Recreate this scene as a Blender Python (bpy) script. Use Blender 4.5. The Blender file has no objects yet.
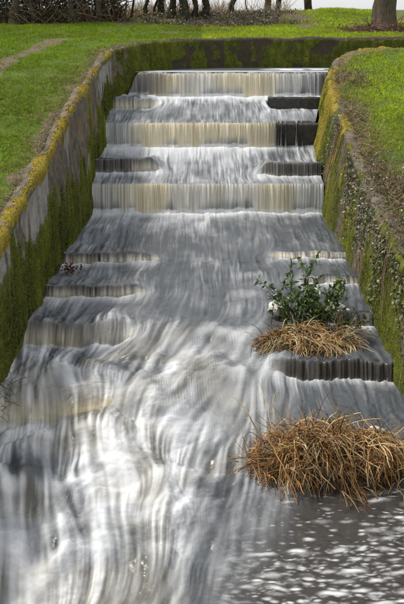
import bpy, math, random
import numpy as np
from mathutils import Vector

# ------------------------------------------------------------------ camera, sky, sun, exposure
scene = bpy.context.scene
C = scene.collection
cam_d = bpy.data.cameras.new('camera'); cam = bpy.data.objects.new('camera', cam_d); C.objects.link(cam)
cam.location = (0, 0, 5.0)
cam.rotation_euler = (math.radians(90 - 19.4), 0, 0)
cam_d.sensor_fit = 'VERTICAL'; cam_d.sensor_height = 36.0; cam_d.lens = 50.0
cam_d.clip_start = 0.05; cam_d.clip_end = 2000
scene.camera = cam

SUN_DIR = Vector((-0.50, 0.20, 0.82)).normalized()       # towards the sun
world = bpy.data.worlds.new('World'); scene.world = world; world.use_nodes = True
wn = world.node_tree; wn.nodes.clear()
sky = wn.nodes.new('ShaderNodeTexSky'); sky.sky_type = 'NISHITA'; sky.sun_disc = False
sky.sun_elevation = math.asin(SUN_DIR.z); sky.sun_rotation = math.atan2(SUN_DIR.x, SUN_DIR.y)
sky.air_density = 1.0; sky.dust_density = 1.0; sky.ozone_density = 1.0
hsv = wn.nodes.new('ShaderNodeHueSaturation'); hsv.inputs['Saturation'].default_value = 0.35
bg = wn.nodes.new('ShaderNodeBackground'); bg.inputs['Strength'].default_value = 0.15
wo = wn.nodes.new('ShaderNodeOutputWorld')
tc = wn.nodes.new('ShaderNodeTexCoord')
cn = wn.nodes.new('ShaderNodeTexNoise'); cn.inputs['Scale'].default_value = 2.2; cn.inputs['Detail'].default_value = 6
wn.links.new(tc.outputs['Generated'], cn.inputs['Vector'])
cr = wn.nodes.new('ShaderNodeMapRange'); cr.inputs[1].default_value = .35; cr.inputs[2].default_value = .65; cr.inputs[3].default_value = .45; cr.inputs[4].default_value = .95
wn.links.new(cn.outputs[0], cr.inputs[0])
cm = wn.nodes.new('ShaderNodeMix'); cm.data_type = 'RGBA'; cm.inputs[7].default_value = (4.1, 4.2, 4.35, 1)      # thin bright cloud over the blue
wn.links.new(sky.outputs[0], hsv.inputs['Color']); wn.links.new(hsv.outputs[0], cm.inputs[6]); wn.links.new(cr.outputs[0], cm.inputs[0])
wn.links.new(cm.outputs[2], bg.inputs['Color'])
wn.links.new(bg.outputs[0], wo.inputs['Surface'])
sd = bpy.data.lights.new('sun', 'SUN'); sd.energy = 2.8; sd.angle = math.radians(10); sd.color = (1.0, 0.95, 0.86)
sun = bpy.data.objects.new('sun', sd); C.objects.link(sun)
sun.rotation_euler = SUN_DIR.to_track_quat('Z', 'Y').to_euler()
sun.location = (-8, 8, 14)
scene.view_settings.view_transform = 'Standard'; scene.view_settings.look = 'None'
scene.view_settings.gamma = 1.0; scene.view_settings.use_curve_mapping = False
scene.view_settings.exposure = 0.5

rng = np.random.default_rng(7)
random.seed(7)

# ------------------------------------------------------------------ numeric helpers
def _h(ix, iy, iz, seed):
    M = np.uint32
    h = (ix.astype(np.int64) * 374761393 + iy.astype(np.int64) * 668265263 + iz.astype(np.int64) * 1274126177 + seed * 974634777) & 0xffffffff
    h = h.astype(np.uint32)
    h ^= h >> M(15); h *= M(2246822519); h ^= h >> M(13); h *= M(3266489917); h ^= h >> M(16)
    return h.astype(np.float32) * np.float32(1 / 4294967295.0)

def vn2(x, y, seed=0):
    x = np.asarray(x, np.float32); y = np.asarray(y, np.float32)
    x, y = np.broadcast_arrays(x, y)
    fx = np.floor(x); fy = np.floor(y); tx = x - fx; ty = y - fy
    ix = fx.astype(np.int64); iy = fy.astype(np.int64); z = np.zeros_like(ix)
    tx = tx * tx * (3 - 2 * tx); ty = ty * ty * (3 - 2 * ty)
    a = _h(ix, iy, z, seed); b = _h(ix + 1, iy, z, seed); c = _h(ix, iy + 1, z, seed); d = _h(ix + 1, iy + 1, z, seed)
    return (a + (b - a) * tx) * (1 - ty) + (c + (d - c) * tx) * ty

def vn3(x, y, z, seed=0):
    x, y, z = np.broadcast_arrays(np.asarray(x, np.float32), np.asarray(y, np.float32), np.asarray(z, np.float32))
    fx = np.floor(x); fy = np.floor(y); fz = np.floor(z)
    tx = x - fx; ty = y - fy; tz = z - fz
    ix = fx.astype(np.int64); iy = fy.astype(np.int64); iz = fz.astype(np.int64)
    tx = tx * tx * (3 - 2 * tx); ty = ty * ty * (3 - 2 * ty); tz = tz * tz * (3 - 2 * tz)
    r = 0
    for dz, wz in ((0, 1 - tz), (1, tz)):
        a = _h(ix, iy, iz + dz, seed); b = _h(ix + 1, iy, iz + dz, seed)
        c = _h(ix, iy + 1, iz + dz, seed); d = _h(ix + 1, iy + 1, iz + dz, seed)
        r = r + wz * ((a + (b - a) * tx) * (1 - ty) + (c + (d - c) * tx) * ty)
    return r

def fb2(x, y, o=4, seed=0):
    r = 0; a = 1; n = 0; f = 1
    for i in range(o):
        r = r + a * vn2(x * f + i * 17.3, y * f - i * 9.1, seed + i); n += a; a *= .5; f *= 2.03
    return r / n

def fb3(x, y, z, o=4, seed=0):
    r = 0; a = 1; n = 0; f = 1
    for i in range(o):
        r = r + a * vn3(x * f + i * 17.3, y * f - i * 9.1, z * f + i * 5.7, seed + i); n += a; a *= .5; f *= 2.03
    return r / n

def sst(a, b, x):
    t = np.clip((x - a) / (b - a), 0, 1); return t * t * (3 - 2 * t)

def smooth1(a, k):
    ker = np.hanning(2 * k + 3)[1:-1]; ker /= ker.sum()
    p = np.pad(a, (k, k), mode='reflect', reflect_type='odd')
    return np.convolve(p, ker, mode='valid')

# ------------------------------------------------------------------ mesh helpers
def mesh_np(name, V, F, mat=None, parent=None, smooth=True, attrs=None, cols=None):
    V = np.ascontiguousarray(V, np.float32); F = np.ascontiguousarray(F, np.int32)
    me = bpy.data.meshes.new(name); n = F.shape[1]
    me.vertices.add(len(V)); me.vertices.foreach_set('co', V.ravel())
    me.loops.add(F.size); me.loops.foreach_set('vertex_index', F.ravel())
    me.polygons.add(len(F)); me.polygons.foreach_set('loop_start', np.arange(0, F.size, n, dtype=np.int32))
    try: me.polygons.foreach_set('loop_total', np.full(len(F), n, np.int32))
    except Exception: pass
    me.update(calc_edges=True)
    me.polygons.foreach_set('use_smooth', np.full(len(F), smooth, bool))
    for k, a in (attrs or {}).items():
        me.attributes.new(k, 'FLOAT', 'POINT').data.foreach_set('value', np.ascontiguousarray(a, np.float32).ravel())
    if cols is not None:
        c4 = np.ones((len(V), 4), np.float32); c4[:, :3] = cols
        me.attributes.new('tint', 'FLOAT_COLOR', 'POINT').data.foreach_set('color', c4.ravel())
    if mat: me.materials.append(mat)
    o = bpy.data.objects.new(name, me); C.objects.link(o)
    if parent: o.parent = parent
    return o

def grid_faces(nr, nc):
    i = np.arange(nr * nc).reshape(nr, nc)
    return np.stack([i[:-1, :-1], i[:-1, 1:], i[1:, 1:], i[1:, :-1]], -1).reshape(-1, 4)

def tubes(P, R, sides=3, col=None):
    """P (N,K,3) centre lines, R (N,K) radii -> verts, quads, colours"""
    P = np.asarray(P, np.float64); N, K, _ = P.shape
    T = np.gradient(P, axis=1); T /= np.linalg.norm(T, axis=2, keepdims=True) + 1e-9
    ref = np.where(np.abs(T[:, :1, 2:3]) > .9, np.array([1., 0, 0]), np.array([0, 0, 1.]))
    ref = np.broadcast_to(ref, T.shape)
    A = np.cross(T, ref); A /= np.linalg.norm(A, axis=2, keepdims=True) + 1e-9
    B = np.cross(T, A)
    ang = np.arange(sides) / sides * 2 * np.pi
    V = P[:, :, None] + R[:, :, None, None] * (np.cos(ang)[:, None] * A[:, :, None] + np.sin(ang)[:, None] * B[:, :, None])
    i = np.arange(N * K * sides).reshape(N, K, sides); j = np.roll(i, -1, axis=2)
    F = np.stack([i[:, :-1], j[:, :-1], j[:, 1:], i[:, 1:]], -1).reshape(-1, 4)
    cc = None
    if col is not None: cc = np.repeat(col, K * sides, axis=0)
    return V.reshape(-1, 3), F, cc

def leaves(P, D, U, L, W, fold=.25, col=None):
    """leaf cards: base P, direction D, up U, length L, width W; two folded quads made of 6 points"""
    D = D / (np.linalg.norm(D, axis=1, keepdims=True) + 1e-9)
    S = np.cross(D, U); S /= np.linalg.norm(S, axis=1, keepdims=True) + 1e-9
    Nn = np.cross(S, D)
    L = L[:, None]; W = W[:, None]
    mid = P + D * L * .45
    v = [P, mid + S * W * .5 + Nn * W * fold, P + D * L - Nn * L * .12, mid - S * W * .5 + Nn * W * fold]
    V = np.stack(v, 1)
    n = len(P); i = np.arange(n)[:, None] * 4
    F = np.concatenate([i + np.array([[0, 1, 2]]), i + np.array([[0, 2, 3]])], 0)
    cc = None if col is None else np.repeat(col, 4, axis=0)
    return V.reshape(-1, 3), F, cc

def tag(o, label=None, cat=None, group=None, kind=None):
    if label: o['label'] = label
    if cat: o['category'] = cat
    if group: o['group'] = group
    if kind: o['kind'] = kind
    return o

def empty(name, loc=(0, 0, 0)):
    o = bpy.data.objects.new(name, None); o.empty_display_size = .1; o.location = loc; C.objects.link(o); return o

def child(o, root):
    o.parent = root; o.matrix_parent_inverse.identity()
    o.location = Vector(o.location) - root.location
    return o

# ------------------------------------------------------------------ materials
def newmat(name):
    m = bpy.data.materials.new(name); m.use_nodes = True; nt = m.node_tree; nt.nodes.clear()
    out = nt.nodes.new('ShaderNodeOutputMaterial')
    return m, nt, out

class NB:
    def __init__(s, nt): s.nt = nt
    def n(s, t, **kw):
        x = s.nt.nodes.new(t)
        for k, v in kw.items(): setattr(x, k, v)
        return x
    def l(s, a, b): s.nt.links.new(a, b)
    def attr(s, name, out='Fac'):
        return s.n('ShaderNodeAttribute', attribute_name=name).outputs[out]
    def noise(s, vec, scale, detail=4, rough=.55, dist=0, out=0):
        x = s.n('ShaderNodeTexNoise'); x.inputs['Scale'].default_value = scale; x.inputs['Detail'].default_value = detail
        x.inputs['Roughness'].default_value = rough; x.inputs['Distortion'].default_value = dist
        if vec is not None: s.l(vec, x.inputs['Vector'])
        return x.outputs[out]
    def ramp(s, fac, stops):
        x = s.n('ShaderNodeValToRGB'); s.l(fac, x.inputs[0]); e = x.color_ramp.elements
        while len(e) < len(stops): e.new(.5)
        for q, (p, c) in zip(e, stops):
            q.position = p; q.color = (*c, 1) if len(c) == 3 else c
        return x.outputs[0]
    def mr(s, v, a, b, c=0, d=1):
        x = s.n('ShaderNodeMapRange'); x.interpolation_type = 'SMOOTHSTEP'; s.l(v, x.inputs[0])
        for i, q in zip((1, 2, 3, 4), (a, b, c, d)): x.inputs[i].default_value = q
        return x.outputs[0]
    def math(s, op, a, b=None, c=None):
        x = s.n('ShaderNodeMath', operation=op)
        for i, q in enumerate((a, b, c)):
            if q is None: continue
            if isinstance(q, (int, float)): x.inputs[i].default_value = q
            else: s.l(q, x.inputs[i])
        return x.outputs[0]
    def mix(s, f, a, b, blend='MIX'):
        x = s.n('ShaderNodeMix', data_type='RGBA', blend_type=blend)
        for i, q in ((0, f), (6, a), (7, b)):
            if isinstance(q, (int, float)): x.inputs[i].default_value = q
            elif isinstance(q, tuple): x.inputs[i].default_value = (*q, 1)
            else: s.l(q, x.inputs[i])
        return x.outputs[2]
    def pos(s): return s.n('ShaderNodeNewGeometry').outputs['Position']
    def bump(s, h, strength=.5, dist=.02):
        x = s.n('ShaderNodeBump'); x.inputs['Strength'].default_value = strength; x.inputs['Distance'].default_value = dist
        s.l(h, x.inputs['Height']); return x.outputs[0]
    def bsdf(s, out, col, rough=.8, spec=.3, normal=None):
        b = s.n('ShaderNodeBsdfPrincipled')
        for k, q in (('Base Color', col), ('Roughness', rough), ('Specular IOR Level', spec)):
            if isinstance(q, (int, float)): b.inputs[k].default_value = q
            elif isinstance(q, tuple): b.inputs[k].default_value = (*q, 1)
            else: s.l(q, b.inputs[k])
        if normal: s.l(normal, b.inputs['Normal'])
        s.l(b.outputs[0], out.inputs[0]); return b

def mat_plant(name, trans=.35, rough=.6, spec=.25, var=.3):
    """plant matter coloured by the per-piece tint, partly translucent"""
    m, nt, out = newmat(name); b = NB(nt)
    col = b.attr('tint', 'Color')
    nz = b.noise(b.pos(), 9, 3)
    v = b.mr(nz, .3, .7, 1 - var, 1 + var)
    mul = b.n('ShaderNodeVectorMath', operation='SCALE'); b.l(col, mul.inputs[0]); b.l(v, mul.inputs['Scale'])
    p = b.bsdf(out, mul.outputs[0], rough, spec)
    if trans > 0:
        t = b.n('ShaderNodeBsdfTranslucent'); b.l(mul.outputs[0], t.inputs[0])
        ms = b.n('ShaderNodeMixShader'); ms.inputs[0].default_value = trans
        b.l(p.outputs[0], ms.inputs[1]); b.l(t.outputs[0], ms.inputs[2]); b.l(ms.outputs[0], out.inputs[0])
    return m

M_GRASS = mat_plant('grass', .35, .85, .05)
M_LEAF = mat_plant('leaf', .2, .35, .5)
M_DRY = mat_plant('dry_stem', .15, .75, .2)
M_MOSS = mat_plant('moss', .25, .85, .1)
M_TWIG = mat_plant('twig', 0, .85, .1)

def mat_bark(name, c1, c2):
    m, nt, out = newmat(name); b = NB(nt)
    mp = b.n('ShaderNodeMapping'); mp.inputs['Scale'].default_value = (1, 1, .25); b.l(b.pos(), mp.inputs[0])
    n1 = b.noise(mp.outputs[0], 22, 6, .65); n2 = b.noise(b.pos(), 5, 3)
    col = b.ramp(n1, [(.3, c1), (.7, c2)])
    col = b.mix(b.mr(n2, .5, .7), col, (.09, .10, .04))
    b.bsdf(out, col, .9, .15, b.bump(n1, .8, .04)); return m
M_BARK = mat_bark('bark_brown', (.018, .014, .011), (.07, .055, .04))
M_BARK2 = mat_bark('bark_grey', (.04, .033, .025), (.16, .125, .09))

# ------------------------------------------------------------------ plan of the spillway
YL = [2.0, 9.3, 10.2, 11.6, 13.4, 16.6, 18.6, 20.3, 21.2]
ZL = [1.45, 2.50, 2.68, 2.93, 3.32, 3.76, 4.03, 4.20, 4.29]
YR = [2.0, 9.8, 11.6, 13.0, 14.8, 16.2, 18.5, 20.3, 21.2]
ZR = [1.3, 2.22, 2.44, 2.65, 3.02, 3.26, 3.64, 4.05, 4.2]
# rows: top x, top y, top z, base x, base y, base z
LEFT = np.array([
    (-2.62, 3.0, 1.55, -2.50, 3.0, -.6), (-2.40, 7.5, 2.24, -2.36, 7.5, -.2), (-2.31, 9.3, 2.50, -2.27, 9.3, .2),
    (-2.25, 10.2, 2.68, -2.22, 10.2, .4), (-2.20, 11.6, 2.93, -2.20, 11.6, .6), (-2.12, 13.4, 3.32, -2.14, 13.2, .8),
    (-2.08, 15.0, 3.56, -1.99, 15.1, .9), (-2.06, 16.6, 3.76, -2.03, 16.5, 1.4), (-2.04, 17.6, 3.90, -1.93, 17.5, 1.8),
    (-2.02, 18.6, 4.03, -1.99, 18.7, 2.4), (-1.96, 19.2, 4.09, -1.86, 19.15, 2.5), (-1.76, 19.7, 4.14, -1.48, 19.40, 2.6),
    (-1.48, 20.1, 4.18, -1.14, 19.72, 2.8), (-1.1, 20.5, 4.22, -1.02, 20.3, 2.9), (-.55, 20.85, 4.26, -.5, 20.75, 3.0),
    (.3, 21.1, 4.29, .3, 21.05, 3.0), (2.0, 21.28, 4.29, 2.0, 21.25, 3.0), (4.0, 21.35, 4.28, 4.0, 21.32, 3.0),
    (7.0, 21.4, 4.25, 7.0, 21.38, 3.0), (13.0, 21.5, 4.2, 13.0, 21.45, 3.0)])
RIGHT = np.array([
    (2.60, 3.0, 1.45, 2.48, 3.0, -.6), (2.40, 7.5, 1.98, 2.34, 7.5, -.2), (2.34, 9.8, 2.22, 2.24, 9.8, .3),
    (2.38, 11.6, 2.44, 2.20, 11.6, .6), (2.40, 13.0, 2.66, 2.26, 13.0, .8), (2.46, 14.8, 3.02, 2.12, 15.1, .9),
    (2.51, 16.2, 3.26, 2.13, 16.2, 1.4), (2.57, 17.3, 3.44, 2.20, 17.3, 1.8), (2.71, 18.5, 3.64, 2.44, 18.6, 2.4),
    (2.90, 19.4, 3.84, 2.68, 19.5, 2.7), (3.32, 20.2, 4.03, 3.15, 20.3, 3.0), (4.0, 20.5, 4.08, 3.9, 20.58, 3.0),
    (6.0, 20.65, 4.1, 6.0, 20.7, 3.0), (13.0, 20.75, 4.1, 13.0, 20.8, 3.0)])

def resample(ctrl, ds, k=8):
    s = np.concatenate([[0], np.cumsum(np.linalg.norm(np.diff(ctrl[:, :2], axis=0), axis=1))])
    t = np.arange(0, s[-1], ds)
    q = np.stack([np.interp(t, s, ctrl[:, i]) for i in range(6)], 1)
    return np.stack([smooth1(q[:, i], k) for i in range(6)], 1)
LP = resample(LEFT, .035, 10); RP = resample(RIGHT, .035, 10)
def outward(P, sgn):
    T = np.gradient(P[:, :2], axis=0); T /= np.linalg.norm(T, axis=1, keepdims=True)
    return np.stack([-T[:, 1] * sgn, T[:, 0] * sgn], 1)       # sgn +1: left of travel
LO = outward(LP, 1); RO = outward(RP, -1)
WT = .25                                                       # wall thickness
POLY = np.concatenate([(LP[:, :2] + LO * .12)[::10], (RP[:, :2] + RO * .12)[::-10]])

def sdist(x, y, poly=POLY):
    """signed distance to the channel outline, negative inside"""
    x = np.asarray(x, float); y = np.asarray(y, float); sh = x.shape; x = x.ravel(); y = y.ravel()
    d = np.full(x.shape, 1e9); ins = np.zeros(x.shape, bool)
    n = len(poly)
    for i in range(n):
        ax, ay = poly[i]; bx, by = poly[(i + 1) % n]
        ex, ey = bx - ax, by - ay; L2 = ex * ex + ey * ey + 1e-12
        t = np.clip(((x - ax) * ex + (y - ay) * ey) / L2, 0, 1)
        d = np.minimum(d, (x - ax - t * ex) ** 2 + (y - ay - t * ey) ** 2)
        cr = ((ay > y) != (by > y))
        if cr.any(): ins ^= cr & (x < ex * (y - ay) / (ey if ey else 1e-12) + ax)
    d = np.sqrt(d); return np.where(ins, -d, d).reshape(sh)

XLb = lambda y: np.interp(y, LEFT[:13, 4], LEFT[:13, 3]); XRb = lambda y: np.interp(y, RIGHT[:11, 4], RIGHT[:11, 3])

def gz(x, y):
    """ground level outside the channel"""
    x = np.asarray(x, float); y = np.asarray(y, float)
    zl = np.interp(y, YL, ZL) - .012 + .02 * np.clip(-2.4 - x, 0, 6); zr = np.interp(y, YR, ZR) - .01 + .02 * np.clip(x - 2.6, 0, 6)
    t = sst(-1.5, 2.2, x); near = zl * (1 - t) + zr * t
    far = np.interp(y, [20.8, 22, 24, 27, 28, 30, 33, 40, 60], [4.24, 4.27, 4.38, 4.50, 4.57, 4.62, 4.5, 3.5, 2.6])
    far = far + .30 * np.exp(-((x - 4.6) / 2.6) ** 2 - ((y - 30) / 3.2) ** 2) + .10 * np.exp(-((x + .5) / 2.4) ** 2 - ((y - 28.6) / 1.2) ** 2)
    k = sst(20.6, 21.2, y)
    z = near * (1 - k) + far * k
    bump = (fb2(x * .9, y * .9, 3, 5) - .5) * .10 + (fb2(x * 3.2, y * 3.2, 3, 9) - .5) * .05
    return z + bump * sst(.25, .9, np.abs(sdist(x, y))) * np.where(y > 60, 0, 1)

PATH = np.array([(-4.6, 13), (-4.15, 16), (-3.85, 18.5), (-3.35, 21.0), (-2.5, 22.4), (-1.5, 23.1), (.5, 23.6)])
def path_d(x, y):
    x = np.asarray(x, float); y = np.asarray(y, float); d = np.full(x.shape, 1e9)
    for (ax, ay), (bx, by) in zip(PATH[:-1], PATH[1:]):
        ex, ey = bx - ax, by - ay; t = np.clip(((x - ax) * ex + (y - ay) * ey) / (ex * ex + ey * ey), 0, 1)
        d = np.minimum(d, np.hypot(x - ax - t * ex, y - ay - t * ey))
    return d
def dirt_at(x, y):
    """bare soil and leaf litter, 0..1"""
    n = fb2(x * 1.6, y * 1.6, 4, 31)
    p = (1 - sst(.10, .34, path_d(x, y) + (n - .5) * .35)) * np.where(y > 21.5, .75, 1)
    litter = np.where(x > -2.6, sst(.28, .45, n), sst(.45, .62, n)) * sst(25.0, 26.0, y + (n - .5) * 2) * (1 - .75 * sst(3.0, 4.2, x) * (1 - sst(5.6, 6.4, x))) * np.where(x > -2.6, 1, .5)
    bare = np.exp(-((x - 2.9) / .7) ** 2 - ((y - 25.6) / .8) ** 2) * sst(.35, .6, n)
    tree = np.exp(-((x - 5.0) / 1.1) ** 2 - ((y - 24.2) / .9) ** 2) * sst(.2, .5, n) * 1.3
    rim = (1 - sst(.05, .30, sdist(x, y) + (n - .5) * .5)) * .85
    return np.clip(np.maximum.reduce([p * .85, litter, bare, tree, rim]), 0, 1)

# ------------------------------------------------------------------ ground
def make_ground():
    xs = np.concatenate([[-400, -150, -60, -30, -18, -12, -10], np.arange(-8.5, 10.5, .11), [11, 12, 13, 14, 18, 30, 60, 150, 400]])
    ys = np.concatenate([[-60, -20, -5, 0], np.arange(2, 33, .11), [34, 35.5, 37, 40, 46, 60, 90, 150, 300, 700]])
    X, Y = np.meshgrid(xs, ys)
    Z = gz(X, Y); sdv = sdist(X, Y)
    bed = np.interp(Y, [3, 7, 10, 15, 15.3, 17.2, 17.4, 19.5, 19.7], [-.5, .0, .55, .75, 1.2, 1.6, 2.0, 2.3, 2.8])
    Z = np.where(sdv < .0, bed, Z)
    V = np.stack([X, Y, Z], -1).reshape(-1, 3)
    m, nt, out = newmat('soil_and_turf'); b = NB(nt)
    p = b.pos(); d = b.attr('dirt')
    n1 = b.noise(p, 3.5, 6, .6); n2 = b.noise(p, 40, 3, .6)
    turf = b.ramp(n1, [(.3, (.05, .085, .012)), (.55, (.085, .125, .020)), (.75, (.12, .14, .035))])
    soil = b.ramp(n2, [(.3, (.085, .062, .042)), (.7, (.22, .17, .125))])
    col = b.mix(b.mr(b.math('ADD', d, b.math('MULTIPLY', b.math('SUBTRACT', n2, .5), .5)), .35, .65), turf, soil)
    b.bsdf(out, col, .95, .1, b.bump(n2, .8, .03))
    return tag(mesh_np('ground', V, grid_faces(len(ys), len(xs)), m, attrs={'dirt': dirt_at(X, Y).ravel()}), kind='structure')
make_ground()

# ------------------------------------------------------------------ retaining walls
def mat_wall():
    m, nt, out = newmat('mossy_concrete'); b = NB(nt); p = b.pos()
    mp = b.n('ShaderNodeMapping'); mp.inputs['Scale'].default_value = (1, 1, .22); b.l(p, mp.inputs[0])
    st = b.noise(mp.outputs[0], 9, 5, .65); fine = b.noise(p, 55, 4, .6); mid = b.noise(p, 7, 6, .65)
    conc = b.ramp(mid, [(.28, (.06, .05, .036)), (.5, (.13, .11, .082)), (.75, (.24, .21, .165))])
    conc = b.mix(b.mr(st, .45, .7, 0, .6), conc, (.06, .05, .035))
    conc = b.mix(b.mr(b.noise(p, 3.0, 5, .6), .5, .68, 0, .55), conc, (.26, .15, .06))
    plas = b.mix(b.mr(st, .4, .7, 0, .7), b.ramp(mid, [(.3, (.20, .185, .16)), (.7, (.40, .38, .35))]), (.14, .12, .09))
    wob = b.math('MULTIPLY', b.math('SUBTRACT', fine, .5), .9)
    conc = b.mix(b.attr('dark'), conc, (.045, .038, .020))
    col = b.mix(b.mr(b.math('ADD', b.attr('plaster'), wob), .42, .58), conc, plas)
    green = b.ramp(b.math('ADD', b.math('MULTIPLY', fine, .35), b.math('ADD', b.math('MULTIPLY', st, .35), b.math('MULTIPLY', mid, .3))), [(.36, (.024, .026, .007)), (.5, (.085, .10, .012)), (.64, (.21, .21, .022))])
    col = b.mix(b.mr(b.math('ADD', b.attr('moss'), wob), .40, .62), col, green)
    lime = b.ramp(b.math('ADD', b.math('MULTIPLY', fine, .5), b.math('MULTIPLY', st, .5)), [(.34, (.10, .11, .012)), (.5, (.25, .26, .018)), (.66, (.40, .38, .03))])
    green = b.mix(b.attr('lime'), green, lime)
    yel = b.ramp(fine, [(.3, (.12, .075, .014)), (.5, (.27, .20, .022)), (.72, (.42, .36, .05))])
    col = b.mix(b.mr(b.math('ADD', b.attr('yellow'), wob), .40, .62), col, yel)
    h = b.math('ADD', b.math('MULTIPLY', fine, .6), mid)
    b.bsdf(out, col, .88, .25, b.bump(h, .9, .03)); return m
M_WALL = mat_wall()

def build_wall(name, P, O, side, label, start=0):
    """side 'L','R','B': which moss recipe. Swept section: face, rounded arris, top, back."""
    n = len(P); NF, NT = 56, 9
    T3 = np.zeros((n, 3)); T3[:] = P[:, :3]; B3 = P[:, 3:6]
    o3 = np.concatenate([O, np.zeros((n, 1))], 1)
    s = start + np.concatenate([[0], np.cumsum(np.linalg.norm(np.diff(P[:, :2], axis=0), axis=1))])
    edge = (vn2(s * 1.7, s * 0, 3) - .5) * .05 + (fb2(s * 7, s * 0, 3, 4) - .5) * .035       # crumbling top line
    rows = []; down = []; face = []
    for k in range(NF):
        t = k / (NF - 1); q = B3 * (1 - t) + T3 * t
        r = max(0, (t - .965) / .035); q = q + o3 * (.035 * r * r) - np.array([0, 0, .0]) * r
        rows.append(q); down.append(T3[:, 2] - q[:, 2]); face.append(np.ones(n))
    for k in range(1, NT):
        t = k / (NT - 1); q = T3 + o3 * (.035 + (WT - .035) * t) + np.array([0, 0, .012 * math.sin(t * math.pi) - .08 * max(0, t - .35)])
        rows.append(q); down.append(-t * np.ones(n) * WT); face.append(np.zeros(n))
    q = T3 + o3 * (WT + .01) - np.array([0, 0, .6]); rows.append(q); down.append(-np.ones(n)); face.append(np.zeros(n))
    V = np.stack(rows, 1); D = np.stack(down, 1); Fc = np.stack(face, 1); S = np.repeat(s[:, None], V.shape[1], 1)
    hw = np.clip(1 - D / .35, 0, 1); V[:, :, 2] += edge[:, None] * np.where(D > 0, hw, 1) * np.where(D < -.9, 0, 1)
    X, Y, Z = V[..., 0], V[..., 1], V[..., 2]
    wat = np.interp(Y, [3, 5.8, 7.2, 8.6, 10, 11.5, 13, 15.1, 15.3, 17.2, 17.4, 19.5, 19.7], [.1, .3, .5, .8, 1.1, 1.25, 1.35, 1.42, 1.97, 2.28, 2.8, 3.06, 3.58])
    up = Z - wat
    nm = fb3(X * 1.3, Y * 1.3, Z * .9, 4, 11); nf = fb3(X * 6, Y * 6, Z * 2.2, 4, 21); streak = fb2(S * 5.5, Z * .7, 4, 41)
    if side == 'L':
        lim = np.interp(Y, [6, 9, 11, 13, 16, 18.5, 20], [1.30, 1.30, 1.15, 1.05, 1.0, .9, .7])
        moss = np.clip(.5 + (lim - up) * 1.6 + (nm - .5) * 3.0 + (streak - .5) * 2.2, 0, 1) * Fc
        moss = np.maximum(moss, Fc * sst(17.9, 19.3, Y) * (.55 + (nf - .5)))
        yel = np.clip(1.05 - np.where(D > 0, D * 5, -D * 6.5) + (nf - .5) * 2.2 + (nm - .5) * 1.4, 0, 1) 
        yel = yel * (1 - .45 * sst(16, 18, Y)) + Fc * sst(.9, 1.4, up) * 0
        patch = fb2(S * .85 + 3.1, Z * .55, 2, 61)
        plas = sst(.43, .56, patch + (nf - .5) * .45 + (streak - .5) * .25) * Fc * sst(.08, .2, D) * (1 - sst(18.6, 19.2, Y))
        plas = np.maximum(plas, Fc * sst(17.0, 17.4, Y) * (1 - sst(18.5, 18.9, Y)) * sst(.05, .15, D) * (1 - sst(.55, .95, D + (streak - .5) * 1.2)))
        moss = moss * (1 - .9 * plas * (1 - sst(.1, -.5, up - lim)))
        yel = yel * (1 - .85 * sst(19.5, 20.5, Y))
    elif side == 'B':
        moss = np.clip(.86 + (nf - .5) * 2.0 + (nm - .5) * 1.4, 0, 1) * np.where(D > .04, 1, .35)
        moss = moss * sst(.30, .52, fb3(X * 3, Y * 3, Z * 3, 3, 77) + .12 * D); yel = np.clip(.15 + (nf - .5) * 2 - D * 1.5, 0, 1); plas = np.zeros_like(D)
    else:
        band = fb2(S * 1.9, Z * .35, 3, 71)
        moss = np.clip(.50 + (band - .47) * 4.0 + (nf - .5) * 1.4 + (.6 - up) * .6 - .35 * (1 - sst(11.5, 13.5, Y)) * sst(.3, .7, up), 0, 1) * Fc
        y2 = fb2(S * 1.6 + 9, Z * .3, 3, 81)
        yel = np.clip(.12 + (y2 - .45) * 2.6 + (nf - .5) * 2.6 + sst(13, 17, Y) * .38 - np.clip(D, 0, 2) * .30, 0, 1)
        yel = np.where(Fc > 0, yel * (.62 + .38 * sst(.35, .0, D)), np.clip(yel + .15, 0, 1)) * sst(11.5, 14.5, Y + (nm - .5) * 3)
        plas = sst(.56, .66, fb2(S * .8, Z * .7, 3, 91)) * Fc * .4
    lime = np.clip(.55 + (nm - .5) * 2.2, 0, 1) * (.25 + .75 * sst(10.5, 13, Y)) if side == 'R' else np.clip((nm - .45) * 2.0, 0, .6) * (side == 'L') + D * 0
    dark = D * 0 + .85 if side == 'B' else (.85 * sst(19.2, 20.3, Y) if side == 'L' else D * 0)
    disp = (nm - .5) * .08 + (nf - .5) * .05 + moss * .03 * (.4 + nf) - plas * .012 + yel * .006
    N3 = np.zeros_like(V)
    tt = np.where(D > .02, 1., 0.); N3[..., :2] = -O[:, None, :] * tt[..., None]; N3[..., 2] = np.where(D <= .02, 1, 0) * np.where(D < -.9, 0, 1)
    V = V + N3 * (disp * np.where(Fc > 0, 1, .6))[..., None]
    root = empty('retaining_wall', tuple(np.array([P[n // 2, 3], P[n // 2, 4], P[n // 2, 5]])))
    Fq = grid_faces(n, V.shape[1])
    if side == 'R': Fq = Fq[:, ::-1]
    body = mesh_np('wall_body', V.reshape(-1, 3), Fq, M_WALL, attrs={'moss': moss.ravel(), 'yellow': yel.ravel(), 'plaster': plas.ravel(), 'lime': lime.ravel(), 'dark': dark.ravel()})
    child(body, root)
    # cushions of moss standing off the surface
    W = (np.maximum(moss, yel) > .5) & (up > .02) & (D > -.40) & (Y > 7)
    idx = np.argwhere(W); cnt = 70000 if side != 'B' else 24000
    pick = idx[rng.integers(0, len(idx), cnt)]
    pick = pick[(pick[:, 0] < n - 1) & (pick[:, 1] < V.shape[1] - 1)]
    i, j = pick[:, 0], pick[:, 1]; a = rng.random((len(i), 1)); c = rng.random((len(i), 1))
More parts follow.
